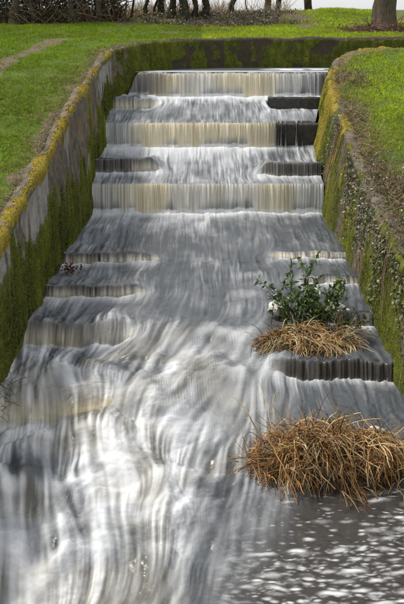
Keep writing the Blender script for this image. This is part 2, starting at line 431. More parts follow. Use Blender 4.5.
    p = V[i, j] * (1 - a) + V[i + 1, j] * a; p = p * (1 - c) + (V[i, j + 1] * (1 - a) + V[i + 1, j + 1] * a) * c
    nn = N3[i, j] * .7 + np.array([0, 0, -.45]) * (D[i, j] > .05)[:, None] + rng.normal(0, .45, p.shape)
    yl = (yel[i, j] > moss[i, j]) | (yel[i, j] > .62)
    g = np.where(yl[:, None], np.array([.25, .19, .022]), np.array([.125, .14, .014]) * (1 - lime[i, j, None]) + np.array([.27, .27, .02]) * lime[i, j, None]) * rng.uniform(.5, 1.45, (len(i), 1)) * rng.uniform(.88, 1.12, (len(i), 3)) * np.clip(.25 + 2.2 * (nf[i, j] - .25) + (nm[i, j] - .5) * 2.2 + (streak[i, j] - .5) * 1.6, .15, 1.9)[:, None]
    Vl, Fl, cl = leaves(p - nn * .006, nn, rng.normal(0, 1, p.shape), rng.uniform(.008, .022, len(i)), rng.uniform(.006, .014, len(i)), col=g)
    child(tag(mesh_np('moss_cover', Vl, Fl, M_MOSS, smooth=False, cols=cl), 'cushions of green and yellow moss on the wall', kind='stuff'), root)
    tag(root, label, 'wall'); return root

cut = int(np.argmin(np.hypot(LP[:, 0] + .75, LP[:, 1] - 20.7)))
build_wall('retaining_wall', LP[:cut + 1], LO[:cut + 1], 'L', 'long mossy concrete wall with flaking grey face beside the left grass bank')
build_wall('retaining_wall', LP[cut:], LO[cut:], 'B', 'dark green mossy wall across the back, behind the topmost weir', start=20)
build_wall('retaining_wall', RP, RO, 'R', 'right-hand wall streaked with yellow moss and hung with ivy', start=50)

# ------------------------------------------------------------------ weirs and baffles (concrete)
def mat_wet():
    m, nt, out = newmat('wet_concrete'); b = NB(nt); p = b.pos()
    n1 = b.noise(p, 12, 5, .6); n2 = b.noise(p, 60, 3)
    col = b.ramp(n1, [(.3, (.010, .010, .009)), (.6, (.035, .033, .028)), (.8, (.07, .06, .045))])
    b.bsdf(out, col, .35, .5, b.bump(b.math('ADD', n1, b.math('MULTIPLY', n2, .4)), .7, .03)); return m
M_WET = mat_wet()

def concrete_block(name, x0, x1, y0, y1, z0, z1, seed, parent=None):
    nx = max(3, int((x1 - x0) / .05))
    prof = [(y0, z0), (y0 + .0, z0 + (z1 - z0) * .5), (y0 + .005, z1 - .07), (y0 + .012, z1 - .025), (y0 + .035, z1), ((y0 + y1) / 2, z1 + .006), (y1 - .03, z1), (y1 - .01, z1 - .03), (y1, z1 - .08), (y1, z0)]
    xs = np.linspace(x0, x1, nx)
    V = np.array([[(x, y, z) for (y, z) in prof] for x in xs])
    nz = fb3(V[..., 0] * 7, V[..., 1] * 7, V[..., 2] * 7, 3, seed) - .5
    V[..., 1] += nz * .025 * np.where(np.arange(len(prof)) < 5, 1, -1); V[..., 2] += (fb2(V[..., 0] * 5, V[..., 1] * 3, 3, seed + 3) - .5) * .03
    V[0, :, 0] += rng.normal(0, .004, len(prof)); k = len(prof)
    F = [tuple(q) for q in grid_faces(nx, k)]
    me = bpy.data.meshes.new(name)
    me.from_pydata([tuple(v) for v in V.reshape(-1, 3)], [], F + [tuple(range(k - 1, -1, -1)), tuple(range((nx - 1) * k, nx * k))])
    me.materials.append(M_WET); me.update()
    o = bpy.data.objects.new(name, me); C.objects.link(o); return o

# name, x0, x1, y crest, z crest, drop, strandiness (0 full curtain .. 1 separate strands), side (-1 left, 1 right)
BAF = [
    ('pl1', -1.96, -1.02, 18.92, 3.10, .24, .25, -1, 'submerged concrete baffle by the left wall under the topmost weir'),
    ('pr1', 1.46, 2.56, 18.96, 3.04, .24, 1.3, 1, 'dark dry concrete block by the right wall under the topmost weir'),
    ('pl2', -2.06, -.86, 15.97, 2.30, .27, .62, -1, 'concrete baffle by the left wall between the middle and lowest weirs'),
    ('pr2', 1.10, 2.16, 15.74, 2.25, .24, .70, 1, 'dark concrete baffle by the right wall between the middle and lowest weirs'),
    ('L1', -2.18, -.76, 12.56, 1.40, .15, .55, -1, 'left baffle with thin water strands, first below the lowest weir'),
    ('L2', -2.24, -.86, 11.26, 1.31, .16, .60, -1, 'left baffle beside the brown dead leaves, second below the lowest weir'),
    ('L3', -2.28, -.92, 10.11, 1.21, .25, .45, -1, 'left baffle under a broad smooth hump of water, third below the lowest weir'),
    ('L4', -2.34, -1.10, 8.64, 1.0, .30, .0, -1, 'left baffle buried in white water beside the wall-foot weeds'),
    ('R1', 1.10, 2.30, 12.75, 1.38, .10, .30, 1, 'low right baffle lying just above the green shrub'),
    ('R2', 1.43, 2.28, 11.69, 1.30, .11, .45, 1, 'short right baffle behind the green shrub'),
    ('R3', 1.70, 2.28, 10.39, 1.22, .17, .60, 1, 'short dark baffle between the shrub and the ivy wall'),
    ('R4', .88, 2.30, 9.15, 1.05, .22, .85, 1, 'long dark baffle with dripping strands in front of the straw-coloured reed tuft'),
]
for i, (nm, x0, x1, yc, zc, dr, stn, sd_, lab) in enumerate(BAF):
    top = zc - {'L3': .09, 'L4': .16}.get(nm, .03) if stn < 1 else zc + .075
    if stn < 1:                                   # the nose of each baffle is drowned
        x0, x1 = (x0, x1 - .26) if sd_ < 0 else (x0 + .26, x1)
    tag(concrete_block('baffle', x0 - (.12 if sd_ < 0 else 0), x1 + (.12 if sd_ > 0 else 0), yc - .035, yc + .12, zc - .75, top, 100 + i), lab, 'baffle', 'concrete baffles in the spillway')
WEIRS = [(19.58, 3.58, 3.06, -1.3, 2.95, 'topmost weir crossing below the back wall'), (17.36, 2.78, 2.28, -2.1, 2.4, 'middle weir with a dark bare right end'), (15.24, 1.96, 1.42, -2.15, 2.3, 'lowest and widest weir with a full cream curtain of water')]
for i, (yc, zt, zb, x0, x1, lab) in enumerate(WEIRS):
    tag(concrete_block('weir', x0, x1, yc - .06, yc + .22, zb - .6, zt - .03, 200 + i), lab, 'weir', 'stepped weirs across the spillway')

# ------------------------------------------------------------------ water
ROCK = [(1.36, 9.75, .55, .42, .22)]                                   # reed tuft footprint: x, y, rx, ry, rise
def vel(x, y):
    vx = .50 * (vn2(x * 1.3 + 4, y * .9, 301) - .5) + .45 * (vn2(x * 3.1, y * 2.0, 302) - .5)
    vx = vx * (.35 + .65 * (y < 15)) * (.45 + .75 * (y < 10))
    lw = (y < 9.6) * 1.0
    vx = vx + lw * (.75 * (vn2(x * 1.2 + 9, y * .9, 303) - .5) + .10 * (vn2(x * 4.5, y * 3.5, 304) - .5))
    for (_, x0, x1, yc, zc, dr, stn, s_, _l) in BAF:
        xe = x1 if s_ < 0 else x0
        vx = vx + (-s_) * .40 * np.exp(-((y - yc - .10) / .28) ** 2 - ((x - xe + s_ * -.05) / .32) ** 2)
        vx = vx + s_ * .22 * np.exp(-((y - yc + .35) / .30) ** 2 - ((x - xe) / .35) ** 2)
    vx = vx - .65 * np.exp(-((x - .1) / 1.2) ** 2 - ((y - 8.7) / 1.5) ** 2)      # thrown left by the reed tuft
    vx = vx + .35 * np.exp(-((x + 1.3) / .9) ** 2 - ((y - 7.0) / 1.1) ** 2)        # swings right at the bottom
    return vx

def make_water():
    NC = 430
    yy = [4.2]
    while yy[-1] < 19.74:
        y = yy[-1]; st = .0075 + .0010 * max(0, y - 6)
        for yc in (19.5, 17.28, 15.16):
            if abs(y - yc) < .16: st = min(st, .006)
        for bf in BAF:
            if abs(y - bf[3] + .07) < .12: st = min(st, .007)
        yy.append(y + st)
    yy = np.array(yy); NR = len(yy)
    u = np.linspace(0, 1, NC)
    xl = XLb(yy) - .10; xr = XRb(yy) + .10
    X = xl[:, None] + (xr - xl)[:, None] * u[None]; Y = np.repeat(yy[:, None], NC, 1)
    # streamline smear of noise at three scales, followed both ways along the current
    acc = [np.zeros(X.shape, np.float32) for _ in range(3)]; wsum = [0, 0, 0]
    Ls = (.26, .50, .65); fr = ((75, 7), (30, 6), (11, 4))
    for sgn in (-1, 1):
        x = X.astype(np.float32).copy(); y = Y.astype(np.float32).copy()
        for k in range(14):
            dist = k * .05
            for q in range(3):
                if dist > Ls[q] or (sgn == 1 and k == 0): continue
                w = math.cos(dist / Ls[q] * math.pi / 2) ** 2 + .02
                acc[q] += w * vn2(x * fr[q][0], y * fr[q][1], 400 + q); wsum[q] += w
            vx = vel(x, y); x = x - sgn * vx * .05; y = y + sgn * .05
    lic = []
    for q in range(3):
        a = acc[q] / wsum[q]; a = (a - a.mean()) / a.std(); lic.append(a)
    lf, lm, lc = lic
    # ---- height
    ky = [4.0, 5.5, 6.4, 7.2, 8.3, 9.0, 10, 11, 12, 13, 14.2, 15.08]; kz = [.22, .30, .40, .53, .78, .93, 1.08, 1.18, 1.26, 1.33, 1.39, 1.42]
    base = np.interp(Y, ky, kz)
    nz1 = (vn2(X * 9, Y * .5, 11) - .5) * .05 + (vn2(X * 22, Y * .3, 12) - .5) * .014
    curtain = np.zeros_like(X); wc = np.zeros_like(X); boil = np.zeros_like(X); strand = np.zeros_like(X)
    tops = {15.24: [(15.24, 1.965), (15.6, 2.0), (16.5, 2.16), (17.2, 2.28)], 17.36: [(17.36, 2.785), (17.7, 2.81), (18.6, 2.98), (19.42, 3.06)], 19.58: [(19.58, 3.59), (19.9, 3.597)]}
    for (yc, zt, zb, x0, x1, _l) in WEIRS[::-1]:
        bare = np.zeros_like(X)
        if yc == 17.36: bare = sst(1.35, 1.75, X) * .85 + sst(.5, 1.4, X) * .15
        if yc == 19.58: bare = (1 - sst(-1.1, -.55, X)) * .45 + sst(2.3, 2.6, X) * .3
        rn = vn2(X * 17, X * 0, 501) * .6 + vn2(X * 41, X * 0, 502) * .4
        rec = sst(.02, .12, bare - rn * 1.35) * .20
        ys = yc - .045 + rec + nz1                                   # where the sheet leaves the sill
        tw = .15 + .05 * vn2(X * 6, X * 0, 503)
        t = (ys - Y) / tw
        px, pz = zip(*tops[yc]); up = np.interp(Y, px, pz)
        zt_ = np.interp(np.maximum(ys, yc - .05), px, pz)
        fall = zt_ - .004 - (zt_ - zb) * np.clip(t, 0, 1) ** 1.7
        reg = (Y >= yc - .30)
        base = np.where(reg & (Y >= ys), up, base)
        inf = (Y < ys) & (Y > ys - tw) & reg
        base = np.where(inf, fall, base); curtain = np.where(inf, sst(0, .22, t) * (1 - .75 * sst(.72, 1.0, t + (vn2(X * 7, X * 0, 505) - .5) * .35)), curtain)
        strand = np.where(inf, bare, strand); wc = np.where(inf, curtain, wc)
        foot = ys - tw
        bn = .5 + vn2(X * 5, Y * 6, 504)
        bo = np.exp(-np.clip(foot - Y, 0, 9) / (.17 if yc == 15.24 else .24)) * (Y <= foot + .02) * (Y > yc - 1.3)
        boil = np.maximum(boil, bo * (1 - .6 * bare) * (1.35 if yc == 15.24 else 1.15)); base = base + bo * .065 * bn * sst(0, .10, foot - Y + .02)
        if yc == 15.24: boil = np.maximum(boil, .30 * np.exp(-np.clip(foot - Y - .2, 0, 9) / .4) * (Y < foot - .1))
    teeth = np.zeros_like(X)
    z0 = lambda y: np.interp(y, ky + [15.3, 16.5, 17.2, 17.4, 18.6, 19.4], kz + [1.965, 2.16, 2.28, 2.785, 2.98, 3.06])
    for (nm, x0, x1, yc, zc, dr, stn, s_, _l) in BAF:
        tw = {'L3': .24, 'L4': .38}.get(nm, .11); cw = {'L3': .75, 'L4': .12}.get(nm, 1.0)
        xe = x1 if s_ < 0 else x0; din = (xe - X) * (1 if s_ < 0 else -1)          # >0 inside the baffle's span
        ends = (vn2(Y * 9, X * 2, 520) - .5) * .10
        w = sst(-.16, .16, din + ends) if stn < 1 else sst(-.06, .06, din)
        rn = vn2(X * 19, X * 0 + yc, 511) * .55 + vn2(X * 47, X * 0 + yc, 512) * .45
        rec = sst(.0, .35, stn - rn - .25) * .03 if stn < 1 else .16 + rn * 0
        ys = yc - .05 + rec + nz1 * .8 + .14 * (1 - sst(-.1, .35, din)) * (stn < 1)
        zup = (zc if stn < 1 else zc - .01) + (vn2(X * 3.3, X * 0 + yc, 515) - .5) * .05 * (stn < 1)
        bu = (zup - z0(yc)) * np.clip(1 - (Y - ys) / .85, 0, 1) ** 1.3
        lowz = zc - dr; t = np.clip((ys - Y) / tw, 0, 1)
        bd = (lowz - z0(yc - .15)) * np.clip(1 - (ys - tw - Y) / .75, 0, 1) ** 1.3
        fall = zup + (lowz - zup) * t ** 1.6
        up_ = Y >= ys; mid_ = (Y < ys) & (Y > ys - tw); reg = (Y < yc + 1.0) & (Y > yc - 1.1)
        prof = np.where(up_, base + bu, np.where(mid_, fall, base + bd))
        base = np.where(reg, base * (1 - w) + prof * w, base)
        inf = mid_ & reg & (w > .15); curtain = np.where(inf, w * cw * sst(0, .30, t) * (1 - .6 * sst(.75, 1, t)), curtain); strand = np.where(inf, stn, strand)
        teeth = np.where(inf, sst(.25, .85, t) * sst(.35, .65, vn2(X * 2.1, X * 0 + yc * 3, 516) + .1) * (stn < 1) * (.15 if nm in ('R3', 'R4', 'pr2') else 1), teeth)
        bo = np.exp(-np.clip(ys - tw - Y, 0, 9) / .16) * (Y <= ys - tw) * (Y > yc - .8) * w * np.where(stn > 1, .25, .8)
        boil = np.maximum(boil, bo); base = base + bo * .025 * (.5 + vn2(X * 9, Y * 9, 514))
        crest = np.exp(-((din + .02) / .13) ** 2 - ((Y - yc + .12) / .25) ** 2); boil = np.maximum(boil, crest * .5)
    # standing waves and chutes below the last baffles
    for (ax, ay, bx, by, amp, wd) in [(-2.3, 7.25, .2, 7.50, .13, .15), (-2.3, 6.50, .0, 6.86, .13, .14), (-2.3, 6.0, -.4, 6.28, .12, .12), (-2.0, 8.15, -.4, 7.8, .07, .17),
                                      (-.2, 9.75, .75, 10.05, .09, .18), (.1, 9.1, .6, 9.2, .11, .16), (-1.2, 8.85, -.1, 8.5, .08, .2), (-.6, 9.4, .0, 9.2, .05, .15), (.35, 10.9, .9, 11.05, .05, .12), (.5, 11.6, 1.0, 11.75, .04, .1)]:
        t = np.clip((X - ax) / (bx - ax), -.3, 1.3); yl = ay + (by - ay) * t + (vn2(X * 2.2, Y * 0 + ay, 530) - .5) * .50 + (fb2(X * 5, Y * 1.5, 3, 533) - .5) * .18
        a = sst(-.25, .1, t) * (1 - sst(.7, 1.15, t)) * (.55 + .9 * vn2(X * 3.3, Y * .7, 531 + int(ay * 10)))
        dd = Y - yl
        sh = np.where(dd > 0, np.exp(-(dd / (wd * 1.9)) ** 2), np.exp(-(dd / (wd * 1.7)) ** 2))
        base = base + amp * a * sh
        bk = .95 if ax < -1.5 else .38
        boil = np.maximum(boil, bk * a * np.exp(-((dd + .06) / .15) ** 2)); boil = np.maximum(boil, bk * .55 * a * np.exp(-((dd + .35) / .25) ** 2)); boil = boil * (1 - .6 * a * np.exp(-((dd - .30) / .14) ** 2)) if ax < -1.5 else boil
    wild = (1 - sst(-.2, 1.0, X + (vn2(X, Y * 1.2, 540) - .5) * .9)) * (1 - sst(9.2, 10.6, Y))        # white water lower left
    wild = wild * (1 - .55 * sst(-1.1, .2, X) * (1 - sst(6.3, 7.2, Y)))
    run = sst(15.1, 14.6, Y) if False else (Y < 15.05).astype(float)
    calm = sst(-.10, .70, X + (vn2(X * 1.5, Y * 1.5, 541) - .5) * .5 + (6.2 - Y) * .55) * (1 - sst(7.0, 7.7, Y))
    amp = (.003 + .003 * run + .003 * wild) * (1 - .8 * calm) * (1 - .9 * curtain)
    wxx = X + (vn2(X * 1.9, Y * 1.6, 545) - .5) * .3; wyy = Y + (vn2(X * 1.7 + 5, Y * 1.9, 546) - .5) * .3
    chop = (.35 + .65 * run + 1.0 * wild) * (1 - curtain) * (1 - calm)
    Z = base + amp * (lc + lm * .4) + chop * (wild * .045 * (np.abs(2 * vn2(wxx * 2.4, wyy * 2.6, 549) - 1) - .4) + wild * .008 * (np.abs(2 * vn2(wxx * 5.5, wyy * 5.5, 544) - 1) - .4) + .055 * (fb2(wxx * 2.6, wyy * 2.2, 2, 547) - .5) + .034 * (fb2(wxx * 7, wyy * 7.5, 3, 548) - .5))
    Z = Z + run * (1 - curtain) * (1 - calm) * .05 * (fb2(X * 1.1, Y * 1.1, 2, 550) - .5)
    Z = Z + calm * (.022 * (vn2(X * 5 + vn2(X * 3, Y * 3, 551) * 1.5, Y * 10, 552) - .5) + .014 * (vn2(X * 11 + Y * 3, Y * 20, 553) - .5)) * 1.4
    Z = Z + curtain * .0
    # relief of the falling sheets: streaks stand forward
    Yd = Y + curtain * (1 - .4 * strand) * .006 * np.clip(lf, -2, 2)
    # ---- foam cover
    broad = fb2(X * 1.3, Y * .9, 3, 560)
    cov = .175 + .55 * boil * (1 - .35 * wild) + .14 * wild * (1 - .6 * sst(-.6, .6, X)) + (broad - .5) * .40 + wild * .65 * (fb2(wxx * 1.7 + wyy * .5, wyy * 1.5, 3, 563) - .5)
    cov = cov + .10 * (Y > 15.1) + .06 * np.exp(-((X - .25) / .55) ** 2 - ((Y - 8.7) / .9) ** 2)
    cov = cov - .10 * np.exp(-((X - .1) / 1.2) ** 2 - ((Y - 12.3) / 1.6) ** 2)
    cov = cov - .10 * np.exp(-((X + .2) / 1.1) ** 2 - ((Y - 10.2) / .9) ** 2)
    cov = cov - .14 * sst(.9, 1.5, X) * (Y < 15) * (1 - boil)
    patch = .4 + 1.2 * vn2(X * 2.3, Y * 1.7, 561)
    mr_ = 1 - .38 * (Y < 15) * (Y > 10.3)
    tex = ((.045 + .0 * wild) * lf + .05 * lm + (.035 + .015 * wild) * lc) * patch * mr_ + (.20 - .10 * wild) * (fb2(wxx * 5, wyy * 3.6, 4, 562) - .5)
    foam = cov + tex * (1 - .2 * boil); foam = np.where(foam > .5, .5 + .42 * (1 - np.exp(-(foam - .5) / .42)), np.clip(foam, 0, 1))
    foam = np.clip(foam + wild * (.035 * lf + .060 * lm + .048 * lc - .01) * (1 - calm), 0, 1)
    # pale flecks on the quiet water: sun and sky glints painted as foam
    def cells(sx, sy, seed, rmin, rmax, prob):
        best = np.zeros_like(X); qx = X * sx + (vn2(X * 3, Y * 3, seed) - .5) * .8; qy = Y * sy + (vn2(X * 2.5 + 3, Y * 2.5, seed + 1) - .5) * .8
        cxi = np.floor(qx).astype(np.int64); cyi = np.floor(qy).astype(np.int64); zz = np.zeros_like(cxi)
        for ddx in (-1, 0, 1):
            for ddy in (-1, 0, 1):
                a_, b_ = cxi + ddx, cyi + ddy
                ox = a_ + .5 + (_h(a_, b_, zz, seed + 2) - .5) * .9; oy = b_ + .5 + (_h(a_, b_, zz, seed + 3) - .5) * .9
                rr = rmin + (rmax - rmin) * _h(a_, b_, zz, seed + 4); ok = _h(a_, b_, zz, seed + 5) < prob
                sl = (_h(a_, b_, zz, seed + 6) - .5) * 1.0
                d_ = np.hypot(qx - ox, (qy - oy) + sl * (qx - ox)) / rr
                best = np.maximum(best, ok * (1 - sst(.15, 1.15, d_)) * (.25 + .75 * _h(a_, b_, zz, seed + 7)))
        return best
    dens = sst(.30, .62, vn2(X * 1.5, Y * 2.0, 574) + .30 * (1 - sst(5.9, 6.8, Y)) - .12 * sst(6.5, 7.0, Y))
    glint = np.maximum.reduce([cells(5.0, 17, 610, .25, .85, .10 + .50 * dens), cells(9, 26, 630, .25, .70, .12 + .45 * dens) * .85, cells(17, 44, 660, .3, .7, .10 + .30 * dens) * .6])
    glint = np.clip(glint + .25 * (fb2(X * 25, Y * 45, 2, 650) - .5) * (glint > .05), 0, 1)
    foam = foam * (1 - calm) + calm * (.03 + .74 * glint)  # painted glints share the foam mask on the calm part
    # curtains: vertical streaks
    lean = X + .12 * (Y - np.round(Y)); sN = vn2(X * 3.1, X * 0, 579) * .20 + vn2(lean * 15, X * 0 + np.round(Y), 580) * .25 + vn2(lean * 36, X * 0, 581) * .30 + vn2(X * 85, Y * 2, 582) * .25
    cfo = np.clip(.60 + .72 * (sN - .5) + .05 * lf - .10 * sst(1.2, 1.9, np.abs(X)) - .5 * strand, 0, .95)
    cfo = cfo * (1 - np.clip(strand, 0, 1) * .55)
    cfo = np.clip(cfo + teeth * (.15 + .75 * (sN - .35)), 0, .9)
    film = np.maximum(curtain * np.clip(strand * 2, 0, 1), calm * .85)
    foam = foam * (1 - curtain) + cfo * curtain
    tan = np.clip(wc * (.45 + .75 * sst(.3, .65, fb2(X * 1.2, Y * 0 + np.round(Y), 2, 590))) * (1 - .75 * sst(1.0, 1.9, np.abs(X - .1))) + .22 * (curtain - wc) + .6 * teeth, 0, 1)
    tan = np.maximum(tan, np.clip(.24 * wild * sst(.35, .65, fb2(wxx * 1.6, wyy * 1.9, 3, 591)), 0, 1) * (1 - .7 * foam))
    V = np.stack([X, Yd, Z], -1).reshape(-1, 3)
    m, nt, out = newmat('rushing_water'); b = NB(nt); p = b.pos()
    fo = b.attr('foam'); tn = b.attr('tan')
    fine = b.noise(p, 60, 3, .6)
    fo2 = b.math('ADD', fo, b.math('MULTIPLY', b.math('SUBTRACT', fine, .5), .12)); 
    clear = b.mix(tn, (.066, .073, .082), (.33, .27, .155))
    clear = b.mix(b.attr('film'), clear, (.040, .033, .026))
    white = b.mix(tn, (.75, .765, .79), (.78, .71, .53))
    col = b.mix(b.mr(fo2, 0, 1), clear, white)
    rough = b.mr(fo2, .0, .45, .24, .8)
    bb = b.bump(b.noise(p, 24, 3, .5), .25, .02)
    bs = b.bsdf(out, col, rough, b.mr(fo2, .1, .6, .5, .08), bb); bs.inputs['IOR'].default_value = 1.33
    o = mesh_np('spillway_water', V, grid_faces(NR, NC)[:, ::1], m, attrs={'foam': foam.ravel(), 'tan': tan.ravel(), 'film': film.ravel()})
    tag(o, kind='structure')
    # quiet supply channel behind the topmost weir
    xs = np.linspace(-1.5, 13, 300); ys = np.linspace(19.66, 21.7, 80); Xc, Yc = np.meshgrid(xs, ys)
    Zc = 3.60 + .008 * (fb2(Xc * 5, Yc * 7, 3, 600) - .5) + .0 * Xc
    edge = sst(.35, .0, Yc - 19.66) * 0 + np.exp(-((Yc - 20.55) / .25) ** 2) * sst(1.2, 2.0, Xc) * (1 - sst(3.2, 3.8, Xc))
    ff = np.clip(.12 + .9 * edge * sst(.3, .6, fb2(Xc * 4, Yc * 4, 3, 601)) + .35 * (Yc < 20.1), 0, 1)
    o2 = mesh_np('supply_channel_water', np.stack([Xc, Yc, Zc], -1).reshape(-1, 3), grid_faces(80, 300), m, attrs={'foam': ff.ravel(), 'tan': Xc.ravel() * 0, 'film': Xc.ravel() * 0})
    tag(o2, kind='structure')
    return xs
make_water()
def water_z(y): return float(np.interp(y, [4.0, 5.5, 6.4, 7.2, 8.3, 9.0, 10, 11, 12, 13, 15], [.22, .30, .40, .53, .78, .93, 1.08, 1.18, 1.26, 1.33, 1.42]))

# ------------------------------------------------------------------ vegetation helpers
def arch(root, d0, L, K, grav, wob=.12):
    """stems that start along d0 and droop: (N,3),(N,3),(N,) -> (N,K,3)"""
    n = len(root); p = root.astype(float).copy(); d = d0 / (np.linalg.norm(d0, axis=1, keepdims=True) + 1e-9)
    out = [p.copy()]; st = (L / (K - 1))[:, None]
    for k in range(K - 1):
        d = d + np.array([0, 0, -1.]) * (grav[:, None] if np.ndim(grav) else grav) / (K - 1) + rng.normal(0, wob, d.shape)
        d /= np.linalg.norm(d, axis=1, keepdims=True); p = p + d * st; out.append(p.copy())
    return np.stack(out, 1)

def taper(r, K, end=.3): return r[:, None] * np.linspace(1, end, K)[None]

def pal(n, cols, w=None, jit=.18):
    cols = np.array(cols); i = rng.choice(len(cols), n, p=w)
    return cols[i] * rng.uniform(1 - jit, 1 + jit, (n, 1)) * rng.uniform(.93, 1.07, (n, 3))

def lump(name, cx, cy, cz, rx, ry, rz, seed, mat, rough=.25, ns=28, nr=14, zmin=-.35):
    th = np.linspace(0, 2 * np.pi, ns, endpoint=False); ph = np.linspace(zmin, .5, nr) * np.pi
    T, Pp = np.meshgrid(th, ph)
    x = np.cos(T) * np.cos(Pp); y = np.sin(T) * np.cos(Pp); z = np.sin(Pp)
    r = 1 + (fb3(x * 1.6 + seed, y * 1.6, z * 1.6, 4, seed) - .5) * 2 * rough
    V = np.stack([cx + x * r * rx, cy + y * r * ry, cz + z * r * rz], -1).reshape(-1, 3)
    i = np.arange(nr * ns).reshape(nr, ns); j = np.roll(i, -1, 1)
    F = np.stack([i[:-1], j[:-1], j[1:], i[1:]], -1).reshape(-1, 4)
    return mesh_np(name, V, F, mat)

def mat_simple(name, stops, scale, rough=.9, spec=.15, bump=.6):
    m, nt, out = newmat(name); b = NB(nt); n = b.noise(b.pos(), scale, 6, .6)
    b.bsdf(out, b.ramp(n, stops), rough, spec, b.bump(n, bump, .03)); return m
M_SOIL = mat_simple('wet_soil', [(.3, (.018, .014, .010)), (.7, (.085, .062, .040))], 18)
M_STONE = mat_simple('pale_stone', [(.3, (.30, .27, .22)), (.55, (.62, .60, .56)), (.8, (.78, .77, .75))], 14, .8)

# ------------------------------------------------------------------ grass
def in_view(x, y, m=.6): return np.abs(x) < .25 * y + m

def make_grass():
    n = 520000
    y = 8.2 + 24 * rng.random(n) ** 1.25; x = (rng.random(n) * 2 - 1) * (.25 * y + 2.0)
    sd0 = sdist(x, y); keep = sd0 > .03 + .10 * rng.random(n)
    d = dirt_at(x, y); keep &= rng.random(n) > d * .93
    x, y = x[keep], y[keep]
    clump = fb2(x * 2.3, y * 2.3, 3, 701); big = fb2(x * .5, y * .5, 3, 702)
    keep = rng.random(len(x)) < .30 + .9 * sst(.3, .6, clump); x, y, clump, big = x[keep], y[keep], clump[keep], big[keep]
    z = gz(x, y) - .02; N = len(x)
    edge = sst(.95, .28, sdist(x, y)) if False else 1 - sst(.25, .7, sdist(x, y))
    L = rng.uniform(.025, .058, N) * (.6 + .9 * clump) * (1 + y / 45); W = rng.uniform(.006, .011, N) * (1 + y / 22)
    a = rng.uniform(0, 2 * np.pi, N); lean = rng.uniform(.25, 1.0, N)
    D = np.stack([np.cos(a) * lean, np.sin(a) * lean, np.ones(N)], 1)
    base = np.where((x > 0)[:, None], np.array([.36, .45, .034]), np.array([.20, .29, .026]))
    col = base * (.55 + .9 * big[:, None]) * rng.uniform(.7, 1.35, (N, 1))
    straw = rng.random(N) < .05 + .35 * edge + .10 * (big < .42); col[straw] = pal(int(straw.sum()), [(.30, .23, .11), (.22, .17, .08), (.38, .31, .17)])
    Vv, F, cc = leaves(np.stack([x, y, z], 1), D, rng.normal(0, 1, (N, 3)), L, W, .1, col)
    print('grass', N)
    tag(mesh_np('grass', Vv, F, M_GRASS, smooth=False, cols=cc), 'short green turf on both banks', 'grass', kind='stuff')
make_grass()

def make_verge():
    """straw and dead stalks lining the outer side of the right wall and the rim of the left one"""
    n = 5200; i = rng.integers(int(5.5 / .035), len(RP) - 320, n)
    off = WT - .10 + np.abs(rng.normal(0, .24, n)); P = RP[i, :2] + RO[i] * off[:, None]
    k = rng.random(n) < sst(.30, .6, fb2(P[:, 0] * 1.7, P[:, 1] * 1.2, 3, 721) + .10) ; P = P[k]; n = len(P)
    z = gz(P[:, 0], P[:, 1]); a = rng.uniform(0, 2 * np.pi, n)
    d = np.stack([np.cos(a) * .9 - .35, np.sin(a) * .9 - .2, rng.uniform(.3, 1.2, n)], 1)
    S = arch(np.column_stack([P, z]), d, rng.uniform(.10, .34, n), 4, rng.uniform(.6, 2.0, n))
    V, F, c = tubes(S, taper(rng.uniform(.0025, .005, n), 4), 3, pal(n, [(.33, .24, .13), (.22, .14, .08), (.42, .34, .21), (.13, .085, .05), (.15, .17, .05)]))
    tag(mesh_np('dry_grass', V, F, M_DRY, cols=c), 'straw-brown dead grass along the top of the right wall', 'dry grass', kind='stuff')
    n = 2600; i = rng.integers(int(5.0 / .035), cut, n); off = WT - .08 + np.abs(rng.normal(0, .10, n)); P = LP[i, :2] + LO[i] * off[:, None]
    z = gz(P[:, 0], P[:, 1]); a = rng.uniform(0, 2 * np.pi, n); d = np.stack([np.cos(a) * .9, np.sin(a) * .9, rng.uniform(.2, 1.0, n)], 1)
    S = arch(np.column_stack([P, z]), d, rng.uniform(.05, .15, n), 4, rng.uniform(.6, 2.0, n))
    V, F, c = tubes(S, taper(rng.uniform(.0025, .0045, n), 4), 3, pal(n, [(.30, .23, .13), (.22, .15, .08), (.38, .31, .2), (.13, .16, .04)]))
    tag(mesh_np('dry_grass', V, F, M_DRY, cols=c), 'thin straw edging between the left wall and the turf', 'dry grass', kind='stuff')
make_verge()

# ------------------------------------------------------------------ reed clumps
REED = [(.42, .23, .085), (.55, .40, .20), (.28, .14, .05), (.62, .50, .30), (.11, .06, .028)]
def surf(cx, cy, z0, rx, ry, rz, n):
    r = np.sqrt(rng.random(n)); a = rng.uniform(0, 2 * np.pi, n)
    x = cx + np.cos(a) * r * rx; y = cy + np.sin(a) * r * ry
    return np.stack([x, y, z0 + rz * np.sqrt(np.clip(1 - r * r, 0, 1))], 1), a, r

